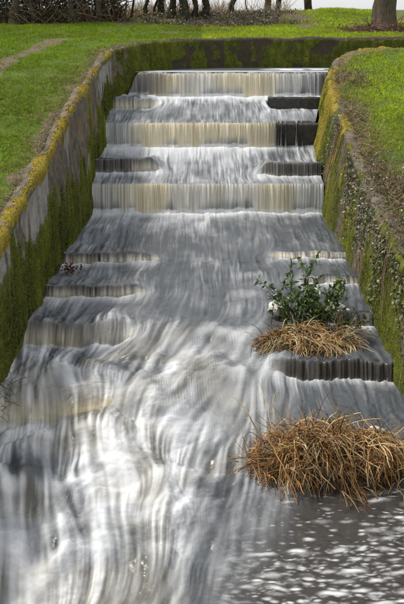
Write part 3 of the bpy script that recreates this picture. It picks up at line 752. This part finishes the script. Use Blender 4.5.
def near_clump():
    cx, cy, z0 = 1.32, 7.52, .48; rx, ry, rz = .88, .44, .42
    root = empty('reed_clump', (cx, cy, z0))
    child(lump('mound', cx, cy, z0 - .05, rx * .96, ry * .95, rz * .86, 5, M_SOIL, .16), root)
    n = 3000; P, a, r = surf(cx, cy, z0, rx, ry, rz, n); P[:, 2] -= .06 * rng.random(n)
    tc_, ta, tr_ = surf(cx, cy, z0, rx * .95, ry * .95, rz, 64); g = rng.integers(0, 64, n); tl = rng.uniform(.5, 1.35, 64); th = rng.uniform(-.12, .10, 64)
    own = rng.random(n) < .75; P[own] = tc_[g[own]] + rng.normal(0, 1, (own.sum(), 3)) * (.07, .05, .02); P[:, 2] += th[g] - .02
    td = np.stack([np.cos(ta) * .5 + rng.normal(0, .8, 64), np.sin(ta) * .4 - .35 + rng.normal(0, .6, 64), rng.uniform(.0, 1.1, 64)], 1)
    d = td[g] + rng.normal(0, .42, (n, 3))
    S = arch(P, d, rng.uniform(.12, .40, n) * tl[g], 6, rng.uniform(.4, 3.0, n), .15)
    fl = np.interp(S[..., 1], [6.5, 7.2, 8.3], [.38, .5, .76]) - .02; S[..., 2] = np.maximum(S[..., 2], fl - .03 * rng.random(fl.shape))
    V, F, c = tubes(S, taper(rng.uniform(.002, .0075, n), 6, .45), 3, pal(n, REED, [.32, .24, .20, .12, .12], .3) * rng.uniform(.6, 1.4, 64)[g][:, None])
    child(tag(mesh_np('stems', V, F, M_DRY, cols=c), kind='stuff'), root)
    # the long pale and bent stalks that stand out one by one
    segs = [((.62, 7.55, .85), (.42, 7.62, 1.22), (.33, 7.75, 1.24)), ((.55, 7.5, .8), (.50, 7.42, 1.08), (.58, 7.15, .62)), ((.60, 7.42, 1.0), (.72, 7.25, .95), (.93, 6.95, .50)),
            ((.78, 7.60, .62), (.66, 7.90, 1.2), (.58, 8.05, 1.32)), ((.86, 7.6, .65), (.68, 7.85, 1.25), (.80, 7.9, 1.22)), ((.95, 7.5, .95), (1.05, 7.2, .8), (1.28, 7.0, .62)),
            ((1.25, 7.6, .95), (1.5, 7.25, .86), (1.72, 7.1, .80)), 
            ((1.6, 7.5, .95), (1.85, 7.3, .88), (2.1, 7.25, .95)), ((.8, 7.3, .85), (.72, 7.05, .6), (.78, 6.95, .45)),
            ((1.05, 7.4, .9), (.86, 7.2, 1.0), (.70, 7.15, .95))]
    for q, sg in enumerate(segs):
        A, B, Cc = map(np.array, sg); t = np.linspace(0, 1, 9)[:, None]
        pth = (1 - t) ** 2 * A + 2 * t * (1 - t) * (B * 1.15 - (A + Cc) * .075) + t * t * Cc + rng.normal(0, .006, (9, 3))
        V, F, c = tubes(pth[None], taper(np.array([rng.uniform(.0055, .0095)]), 9, .5), 5, pal(1, [REED[3], REED[1], REED[0]], [.25, .4, .35]))
        child(mesh_np('stalk', V, F, M_DRY, cols=c), root)
    n = 70; P = np.array([1.42, 7.75, .90]) + rng.normal(0, 1, (n, 3)) * (.09, .08, .05)
    V, F, c = leaves(P, rng.normal(0, 1, (n, 3)) + (0, -.3, .6), rng.normal(0, 1, (n, 3)), rng.uniform(.03, .06, n), rng.uniform(.018, .03, n), col=pal(n, [(.06, .12, .02), (.10, .16, .03)]))
    child(tag(mesh_np('green_sprig', V, F, M_LEAF, smooth=False, cols=c), kind='stuff'), root)
    tag(root, 'big tangled clump of russet dead reeds in the water at lower right', 'reeds')
near_clump()
def pale_stone(x, y, z, r, seed, label, group=None):
    o = lump('pale_stone', x, y, z, r * 1.2, r * .9, r * .75, seed, M_STONE, .38, 18, 10, -.5)
    tag(o, label, 'stone', group)
pale_stone(1.80, 7.80, .80, .095, 21, 'pale stone on the big russet reed clump')

def mid_tuft():
    cx, cy, z0 = 1.31, 9.66, 1.0; rx, ry, rz = .54, .34, .22
    root = empty('reed_tuft', (cx, cy, z0))
    child(lump('mound', cx, cy + .05, z0 - .04, rx, ry, rz, 8, M_SOIL, .2), root)
    n = 1300; P, a, r = surf(cx, cy, z0, rx, ry, rz, n); P[:, 2] -= .03
    tc_, ta, tr_ = surf(cx, cy, z0, rx * .95, ry * .95, rz, 34); g = rng.integers(0, 34, n); tl = rng.uniform(.55, 1.4, 34)
    own = rng.random(n) < .7; P[own] = tc_[g[own]] + rng.normal(0, 1, (own.sum(), 3)) * (.06, .04, .02)
    td = np.stack([np.cos(ta) * .5 + rng.normal(0, .6, 34), np.sin(ta) * .3 - .55 + rng.normal(0, .35, 34), rng.uniform(.0, 1.2, 34)], 1)
    d = td[g] + rng.normal(0, .35, (n, 3))
    S = arch(P, d, rng.uniform(.12, .36, n) * tl[g], 6, rng.uniform(.6, 3.0, n), .12)
    fl = np.where(S[..., 1] > 9.06, 1.02, .84) - .02; S[..., 2] = np.maximum(S[..., 2], fl - .03 * rng.random(fl.shape))
    V, F, c = tubes(S, taper(rng.uniform(.004, .0075, n), 6, .45), 3, pal(n, REED, [.18, .38, .08, .28, .08], .25) * rng.uniform(.7, 1.35, 34)[g][:, None])
    child(tag(mesh_np('stems', V, F, M_DRY, cols=c), kind='stuff'), root)
    tag(root, 'straw-coloured reed tuft drooping over the long dark right baffle', 'reeds')
mid_tuft()

def shrub():
    cx, cy, z0 = 1.36, 10.15, 1.05; root = empty('leafy_shrub', (cx, cy, z0)); n = 46
    P = np.array([cx, cy, z0]) + rng.normal(0, 1, (n, 3)) * (.18, .10, .02)
    a = rng.uniform(0, 2 * np.pi, n); sp = rng.uniform(.08, .85, n)
    d = np.stack([np.cos(a) * sp, np.sin(a) * sp * .8 - .12, np.ones(n)], 1)
    L = rng.uniform(.45, 1.08, n) * np.where(sp > .6, .7, 1); S = arch(P, d, L, 8, rng.uniform(.1, .7, n), .07)
    V, F, c = tubes(S, taper(rng.uniform(.004, .007, n), 8, .35), 4, pal(n, [(.07, .06, .03), (.12, .09, .05), (.06, .08, .025)]))
    child(mesh_np('stems', V, F, M_TWIG, cols=c), root)
    m = 24; t = rng.uniform(.25, 1.0, (n, m)); k = t * 6.99; i0 = k.astype(int); fr = (k - i0)[..., None]; ii = np.arange(n)[:, None]
    q = (S[ii, i0] * (1 - fr) + S[ii, i0 + 1] * fr).reshape(-1, 3); N = len(q)
    dd = rng.normal(0, 1, (N, 3)) + (0, -.15, .35)
    V, F, c = leaves(q, dd, rng.normal(0, .5, (N, 3)) + (0, 0, 1), rng.uniform(.055, .115, N), rng.uniform(.028, .052, N), .18, pal(N, [(.045, .08, .02), (.075, .13, .028), (.14, .20, .045), (.025, .04, .014)], [.30, .36, .26, .08], .25))
    child(tag(mesh_np('foliage', V, F, M_LEAF, smooth=False, cols=c), kind='stuff'), root)
    tag(root, 'dark green leafy shrub growing behind the straw-coloured reed tuft', 'shrub')
    # side shoot towards the wall
    root = empty('leafy_shrub', (1.86, 10.1, 1.05)); n = 9
    P = np.array([1.86, 10.1, 1.05]) + rng.normal(0, 1, (n, 3)) * (.07, .05, .01); d = np.stack([rng.normal(.1, .5, n), rng.normal(-.1, .4, n), np.ones(n)], 1)
    S = arch(P, d, rng.uniform(.18, .36, n), 6, .5, .07); V, F, c = tubes(S, taper(np.full(n, .005), 6, .35), 4, pal(n, [(.12, .09, .05)]))
    child(mesh_np('stems', V, F, M_TWIG, cols=c), root)
    q = S[:, 2:].reshape(-1, 3); q = np.repeat(q, 3, 0); N = len(q)
    V, F, c = leaves(q, rng.normal(0, 1, (N, 3)) + (0, -.2, .2), rng.normal(0, .5, (N, 3)) + (0, 0, 1), rng.uniform(.04, .075, N), rng.uniform(.02, .036, N), .18, pal(N, [(.028, .055, .014), (.05, .09, .02)]))
    child(tag(mesh_np('foliage', V, F, M_LEAF, smooth=False, cols=c), kind='stuff'), root)
    tag(root, 'small green shoot between the leafy shrub and the ivy wall', 'shrub')
shrub()
pale_stone(1.02, 10.42, 1.24, .13, 31, 'white stone to the left of the dark green shrub')
for q, (x, y, z, r) in enumerate([(1.62, 10.45, 1.22, .09), (1.80, 10.52, 1.20, .10), (1.74, 10.62, 1.25, .07), (1.93, 10.48, 1.17, .06), (1.70, 10.36, 1.17, .05)]):
    pale_stone(x, y, z, r, 40 + q, ['pale stone of the heap touching the dark green shrub', 'biggest pale stone of the heap between shrub and right wall', 'topmost pale stone at the back of the heap by the shrub', 'pale stone of the heap nearest the ivy wall', 'smallest pale stone at the front of the heap by the shrub'][q], 'pale stones heaped by the shrub')

def wall_weeds():
    n = 42; P = np.array([-2.22, 8.45, .95]) + rng.normal(0, 1, (n, 3)) * (.04, .16, .10)
    d = np.stack([rng.uniform(.2, 1.2, n), rng.normal(-.2, .5, n), rng.uniform(-.3, .8, n)], 1)
    root = empty('wall_weeds', (-2.22, 8.45, .95)); S = arch(P, d, rng.uniform(.14, .34, n), 6, rng.uniform(.5, 2, n), .1)
    V, F, c = tubes(S, taper(rng.uniform(.003, .005, n), 6, .4), 3, pal(n, [(.11, .08, .03), (.2, .13, .05), (.07, .05, .02)]))
    child(tag(mesh_np('stems', V, F, M_DRY, cols=c), kind='stuff'), root)
    tag(root, 'brown weeds sprouting from the foot of the left wall at white water', 'weeds')
    root = empty('dead_leaves', (-1.96, 11.9, 1.33)); n = 60
    P = np.array([-1.96, 11.85, 1.36]) + rng.normal(0, 1, (n, 3)) * (.09, .07, .03)
    V, F, c = leaves(P, rng.normal(0, 1, (n, 3)), rng.normal(0, 1, (n, 3)), rng.uniform(.04, .07, n), rng.uniform(.025, .045, n), .2, pal(n, [(.10, .04, .022), (.06, .025, .016), (.15, .08, .04)]))
    child(tag(mesh_np('leaf_litter', V, F, M_DRY, smooth=False, cols=c), kind='stuff'), root)
    n = 14; S = arch(np.array([-1.96, 11.85, 1.34]) + rng.normal(0, .06, (n, 3)), rng.normal(0, 1, (n, 3)), rng.uniform(.1, .2, n), 4, .5)
    V, F, c = tubes(S, taper(np.full(n, .004), 4), 3, pal(n, [(.08, .045, .03)])); child(tag(mesh_np('twigs', V, F, M_DRY, cols=c), kind='stuff'), root)
    tag(root, 'wad of reddish dead leaves lodged on the left baffle by the wall', 'leaves')
wall_weeds()

def ivy():
    root = empty('ivy', (2.5, 12.0, 2.4)); n = 5600
    i = rng.integers(int(5.6 / .035), int(13.2 / .035), n); t = np.abs(rng.normal(0, .55, n)) - .12
    Y = RP[i, 1]; S0 = i * .035
    dens = fb2(S0 * 1.3, t * .8, 3, 801) - .03 + .10 * (1 - sst(11.5, 14.5, Y)) - .16 * np.clip(t, 0, 2) - .05
    k = rng.random(n) < sst(.38, .56, dens); i, t, Y = i[k], t[k], Y[k]; n = len(i)
    T = RP[i, :3]; B = RP[i, 3:6]; H = T[:, 2] - B[:, 2]; tt = np.clip(t, 0, None)[:, None]
    P = T + (B - T) * tt / H[:, None] - np.column_stack([RO[i], np.zeros(n)]) * rng.uniform(.02, .08, n)[:, None]
    over = t < 0; P[over] = T[over] + np.column_stack([RO[i[over]], np.zeros(over.sum())]) * (-t[over] * 4)[:, None] + np.array([0, 0, .05])
    d = np.column_stack([-RO[i] * .5, np.full(n, -.6)]) + rng.normal(0, .5, (n, 3)); up = np.column_stack([-RO[i], np.full(n, .5)]) + rng.normal(0, .35, (n, 3))
    V, F, c = leaves(P, d, up, rng.uniform(.03, .058, n), rng.uniform(.026, .05, n), .12, pal(n, [(.040, .055, .022), (.065, .085, .03), (.19, .18, .11), (.22, .16, .09), (.10, .14, .03)], [.22, .22, .18, .24, .14], .25))
    child(tag(mesh_np('foliage', V, F, M_LEAF, smooth=False, cols=c), kind='stuff'), root)
    n = 90; i = rng.integers(int(5.8 / .035), int(12.8 / .035), n); T = RP[i, :3]; B = RP[i, 3:6]; q = np.linspace(0, 1, 7)[None, :, None] * rng.uniform(.2, .75, n)[:, None, None]
    S = T[:, None] + (B - T)[:, None] * q - np.column_stack([RO[i], np.zeros(n)])[:, None] * .035; S[..., 1] += np.cumsum(rng.normal(0, .035, (n, 7)), 1); S[..., 0] += rng.normal(0, .012, (n, 7))
    V, F, c = tubes(S, taper(rng.uniform(.003, .007, n), 7, .5), 3, pal(n, [(.16, .12, .07), (.09, .065, .04), (.25, .2, .13)]))
    child(tag(mesh_np('vine_stems', V, F, M_TWIG, cols=c), kind='stuff'), root)
    tag(root, 'ivy trailing over the near part of the right wall', 'ivy')
ivy()

def bramble(x, y, label, n=150, sx=.28, sy=.6):
    z = float(gz(np.array([x]), np.array([y]))[0]); root = empty('bramble', (x, y, z))
    P = np.column_stack([x + rng.normal(0, sx, n), y + rng.normal(0, sy, n), np.zeros(n)]); P[:, 0] = np.maximum(P[:, 0], np.interp(P[:, 1], RIGHT[:11, 1], RIGHT[:11, 0]) + .05)
    P[:, 2] = gz(P[:, 0], P[:, 1])
    d = np.stack([rng.normal(-.25, .6, n), rng.normal(-.1, .6, n), np.ones(n)], 1)
    S = arch(P, d, rng.uniform(.25, .65, n), 8, rng.uniform(1.2, 3, n), .08); S[..., 2] = np.maximum(S[..., 2], np.where(S[..., 0] > 2.45, P[:, 2:3] - .02, -9))
    V, F, c = tubes(S, taper(rng.uniform(.003, .006, n), 8, .4), 3, pal(n, [(.19, .10, .06), (.27, .18, .11), (.10, .06, .04), (.36, .28, .18)]))
    child(tag(mesh_np('stems', V, F, M_DRY, cols=c), kind='stuff'), root)
    m = n * 5; q = S[rng.integers(0, n, m), rng.integers(2, 8, m)] + rng.normal(0, .02, (m, 3))
    V, F, c = leaves(q, rng.normal(0, 1, (m, 3)), rng.normal(0, .6, (m, 3)) + (0, 0, 1), rng.uniform(.025, .05, m), rng.uniform(.016, .034, m), .15, pal(m, [(.05, .075, .03), (.09, .13, .03), (.18, .11, .06), (.22, .19, .13)], [.3, .2, .3, .2]))
    child(tag(mesh_np('foliage', V, F, M_LEAF, smooth=False, cols=c), kind='stuff'), root)
    tag(root, label, 'bramble')
bramble(2.86, 11.9, 'brown bramble thicket on top of the right wall beside the turf', 240, .20, .65)
bramble(2.75, 10.0, 'bramble with green leaves at the near end of the right wall', 120, .22, .5)
bramble(3.25, 17.8, 'dead bramble stems at the bend of the right wall', 90, .22, .55)

# ------------------------------------------------------------------ trees, hedge and scrub behind
def bare_tree(x, y, dia, H, lean, label, mat=M_BARK, limbs=6, low=1.2, flare=1.5, ivy_n=0):
    z = float(gz(np.array([x]), np.array([y]))[0]) - .08; root = empty('bare_tree', (x, y, z))
    K = 14; t = np.linspace(0, 1, K); wx = (vn2(t * 7, t * 0 + x * 9, 901) - .5) * .5 * np.minimum(t * H, 1.2) * .5; wy = (vn2(t * 3, t * 0 + y * 7, 902) - .5) * .2 * t * H / 4
    tr = np.stack([x + lean * t * H + wx, y + wy, z + t ** 1.4 * H], 1)
    r = dia / 2 * (1 - .75 * t) * (1 + (flare - 1) * np.exp(-t ** 1.4 * H / .22))
    V, F, _ = tubes(tr[None], r[None], 16); V = V + ((fb3(V[:, 0] * 9, V[:, 1] * 9, V[:, 2] * 3, 3, 903) - .5) * dia * .28)[:, None] * np.array([1, 1, 0])
    child(mesh_np('trunk', V, F, mat), root)
    S = []; R = []
    for q in range(limbs):
        h = low + (H * .9 - low) * (q + .5) / limbs; tt = (h / H) ** (1 / 1.4); p0 = np.array([np.interp(tt, t, tr[:, i]) for i in range(3)])
        a = q * 2.4 + rng.uniform(-.4, .4); d = np.array([[math.cos(a), math.sin(a) * .8, rng.uniform(.5, 1.2)]])
        LL = np.array([H * rng.uniform(.25, .42)]); s = arch(p0[None], d, LL, 8, -.25, .14)[0]; S.append(s); R.append(np.linspace(dia * .22, dia * .05, 8))
    V, F, _ = tubes(np.array(S), np.array(R), 6); child(mesh_np('limbs', V, F, mat), root)
    S = np.array(S); n = limbs * 14; i = rng.integers(0, limbs, n); k = rng.integers(2, 8, n); P = S[i, k]
    tw = arch(P, rng.normal(0, .7, (n, 3)) + (0, 0, .5), rng.uniform(.4, 1.2, n), 5, -.1, .16)
    V, F, c = tubes(tw, taper(rng.uniform(.006, .014, n), 5, .3), 3, pal(n, [(.07, .055, .04), (.12, .09, .065)]))
    child(tag(mesh_np('crown', V, F, M_TWIG, cols=c), kind='stuff'), root)
    if ivy_n:
        kk = rng.random(ivy_n) ** 1.2 * .35; P = np.stack([np.interp(kk, t, tr[:, i]) for i in range(3)], 1); a = rng.uniform(0, 2 * np.pi, ivy_n)
        rr = np.interp(kk, t, r) + rng.uniform(0, .06, ivy_n); P += np.stack([np.cos(a) * rr, np.sin(a) * rr, 0 * a], 1)
        V, F, c = leaves(P, rng.normal(0, .5, (ivy_n, 3)) + (0, 0, -.7), np.stack([np.cos(a), np.sin(a), .4 + 0 * a], 1), rng.uniform(.04, .08, ivy_n), rng.uniform(.04, .07, ivy_n), .1, pal(ivy_n, [(.02, .032, .012), (.035, .05, .02), (.06, .055, .035)]))
        child(tag(mesh_np('trunk_ivy', V, F, M_LEAF, smooth=False, cols=c), kind='stuff'), root)
    tag(root, label, 'tree', 'bare trees behind the spillway')

for a in [
    (-5.75, 27.0, .26, 5.5, .12, 'leaning brown tree at the far left end of the dark hedge', M_BARK2, 11, .12, 2.2, 90),
    (-5.05, 27.1, .17, 5.0, -.10, 'second brown stem from the left edge, in front of the dark hedge', M_BARK2, 11, .12, 2.0, 90),
    (-3.88, 27.0, .19, 5.5, -.05, 'grey-brown trunk standing against the middle of the dark hedge', M_BARK2, 11, .12, 1.9, 90),
    (-3.16, 27.0, .15, 5.0, .04, 'slim brown trunk near the right end of the dark hedge', M_BARK2, 11, .12, 2.0, 90),
    (-2.30, 28.6, .08, 4.0, .05, 'thin sapling just right of the dark hedge', M_BARK, 5, .8, 1.4, 0),
    (-1.80, 29.0, .13, 5.0, -.03, 'narrow dark trunk, first right of the thin sapling', M_BARK, 5, .8, 1.5, 60),
    (-1.58, 29.3, .09, 4.5, .10, 'thin tilted stem beside the narrow dark trunk', M_BARK, 5, .8, 1.4, 0),
    (-1.30, 29.0, .22, 6.5, -.08, 'dark ivy-clad trunk, left one of the leaning pair', M_BARK, 6, .9, 1.6, 160),
    (-1.00, 28.2, .22, 6.0, .10, 'dark trunk leaning right, right one of the leaning pair', M_BARK, 6, .9, 1.6, 120),
    (-.52, 27.5, .30, 7.0, -.10, 'stout dark trunk leaning left in the middle of the tree row', M_BARK, 7, .9, 1.6, 200),
    (-.24, 28.0, .18, 6.0, -.04, 'dark upright trunk just right of the stout one', M_BARK, 6, .9, 1.5, 80),
    (.04, 28.0, .24, 6.0, .03, 'dark trunk with a low branch leaning away to the right', M_BARK, 6, .35, 1.5, 100),
    (.98, 30.0, .20, 6.0, .10, 'lone dark trunk tilting right behind the ivy bank', M_BARK, 6, .9, 1.5, 0),
    (1.55, 30.3, .05, 2.6, .02, 'very thin sapling right of the lone tilting trunk', M_BARK, 4, .9, 1.2, 0),
    (4.95, 24.1, .62, 9.0, .02, 'massive grey-brown trunk at the right with brush around its foot', M_BARK2, 8, 2.2, 1.5, 0),
    (3.25, 44.0, .40, 9.0, .0, 'far dark trunk, left one of two beyond the mound', M_BARK, 6, 2.0, 1.4, 0),
    (3.75, 44.5, .36, 9.0, .02, 'far dark trunk, right one of two beyond the mound', M_BARK, 6, 2.0, 1.4, 0),
    (5.15, 43.0, .50, 9.0, -.02, 'far thick dark trunk standing alone beyond the mound', M_BARK, 6, 2.0, 1.4, 0)]:
    bare_tree(*a)

def hedge():
    root = empty('ivy_hedge', (-5.5, 28.2, 4.5)); n = 30000
    P = np.stack([rng.uniform(-9, -2.55, n), rng.uniform(27.4, 29.2, n), rng.uniform(0, 2.0, n)], 1)
    k = fb3(P[:, 0] * 1.6, P[:, 1] * 1.6, P[:, 2] * 1.6, 3, 931) + .16 * np.exp(-((P[:, 2] - .75) / .6) ** 2) - .22 * sst(1.2, 2.0, P[:, 2]) - .12 * (P[:, 2] < .2) + .06 * (P[:, 1] > 28) > .50
    P = P[k]; n = len(P); P[:, 2] += gz(P[:, 0], P[:, 1])
    V, F, c = leaves(P, rng.normal(0, 1, (n, 3)), rng.normal(0, .7, (n, 3)) + (0, -.4, .6), rng.uniform(.05, .10, n), rng.uniform(.045, .085, n), .12, pal(n, [(.016, .028, .012), (.028, .042, .018), (.05, .055, .03), (.06, .045, .03)], [.45, .33, .12, .10], .3))
    child(tag(mesh_np('foliage', V, F, M_LEAF, smooth=False, cols=c), kind='stuff'), root)
    n = 620; P = np.stack([rng.uniform(-9, -2.3, n), 26.9 + np.abs(rng.normal(0, .35, n)), np.zeros(n)], 1); P[:, 2] = gz(P[:, 0], P[:, 1]) - .03
    S = arch(P, np.stack([rng.normal(0, .6, n), rng.normal(-.1, .4, n), np.ones(n)], 1), rng.uniform(.3, 1.2, n), 6, rng.uniform(-.2, 1.2, n), .20)
    V, F, c = tubes(S, taper(.006 + .034 * rng.random(n) ** 2.5, 6, .4), 4, pal(n, [(.15, .105, .065), (.09, .062, .04), (.22, .165, .11), (.05, .037, .025)]))
    child(tag(mesh_np('stems', V, F, M_TWIG, cols=c), kind='stuff'), root)
    tag(root, 'dark ivy-choked hedge along the top left edge of the turf', 'hedge')
hedge()

def scrub():
    n = 4200; P = np.stack([rng.uniform(-3.2, 3.0, n), rng.uniform(29.8, 34.5, n), np.zeros(n)], 1)
    k = rng.random(n) < sst(.3, .6, fb2(P[:, 0] * 1.4, P[:, 1] * .8, 3, 941)) * np.where(P[:, 0] > 1.3, .35, 1); P = P[k]; n = len(P); P[:, 2] = gz(P[:, 0], P[:, 1])
    S = arch(P, np.stack([rng.normal(0, .5, n), rng.normal(0, .4, n), np.ones(n)], 1), rng.uniform(.25, .85, n), 5, .3, .14)
    V, F, c = tubes(S, taper(rng.uniform(.006, .012, n), 5, .3), 3, pal(n, [(.42, .31, .18), (.32, .22, .12), (.50, .42, .27), (.24, .16, .09)]))
    tag(mesh_np('scrub', V, F, M_DRY, cols=c), 'pale tan scrub beyond the row of dark trunks', 'scrub', kind='stuff')
    n = 20000; P = np.stack([rng.uniform(-2.6, 3.4, n), rng.uniform(25.4, 30, n), np.zeros(n)], 1)
    k = rng.random(n) < sst(.36, .52, fb2(P[:, 0] * 1.1, P[:, 1] * 1.1, 3, 951) + .05) * sst(-2.4, -1.2, P[:, 0]) * (1 - sst(1.6, 3.3, P[:, 0] + 1.6 * (fb2(P[:, 0] * 2.2, P[:, 1] * 2.2, 3, 953) - .5))) * sst(25.4, 26.2, P[:, 1]); P = P[k]; n = len(P)
    P[:, 2] = gz(P[:, 0], P[:, 1]) + rng.uniform(0, .13, n) * fb2(P[:, 0] * 2, P[:, 1] * 2, 2, 952) * 1.6
    V, F, c = leaves(P, rng.normal(0, 1, (n, 3)), rng.normal(0, .6, (n, 3)) + (0, 0, 1), rng.uniform(.04, .08, n), rng.uniform(.03, .06, n), .15, pal(n, [(.045, .055, .03), (.09, .09, .055), (.20, .15, .10), (.28, .22, .15), (.13, .09, .06)], [.25, .2, .22, .15, .18], .3))
    tag(mesh_np('ground_ivy', V, F, M_LEAF, smooth=False, cols=c), 'ivy and fallen leaves covering the bank under the trees', 'ground cover', kind='stuff')
scrub()

def brush_pile():
    root = empty('brush_pile', (4.9, 23.8, 4.35)); n = 420
    P = np.stack([rng.normal(4.75, .5, n), rng.normal(23.75, .25, n), np.zeros(n)], 1); P[:, 2] = gz(P[:, 0], P[:, 1]) + np.abs(rng.normal(0, .07, n))
    S = arch(P, np.stack([rng.normal(0, 1, n), rng.normal(-.2, .7, n), rng.uniform(0, .9, n)], 1), rng.uniform(.2, .6, n), 5, .8, .15)
    V, F, c = tubes(S, taper(rng.uniform(.005, .012, n), 5, .35), 3, pal(n, [(.17, .10, .07), (.10, .06, .045), (.25, .17, .12)]))
    child(tag(mesh_np('twigs', V, F, M_TWIG, cols=c), kind='stuff'), root)
    n = 900; P = np.stack([rng.normal(4.7, .6, n), rng.normal(23.7, .35, n), np.zeros(n)], 1); P[:, 2] = gz(P[:, 0], P[:, 1]) + np.abs(rng.normal(0, .05, n))
    V, F, c = leaves(P, rng.normal(0, 1, (n, 3)), rng.normal(0, .6, (n, 3)) + (0, 0, 1), rng.uniform(.04, .08, n), rng.uniform(.03, .05, n), .2, pal(n, [(.16, .09, .06), (.22, .15, .10), (.10, .065, .045)]))
    child(tag(mesh_np('leaf_litter', V, F, M_DRY, smooth=False, cols=c), kind='stuff'), root)
    tag(root, 'heap of reddish twigs and leaves round the massive right trunk', 'brush')
brush_pile()
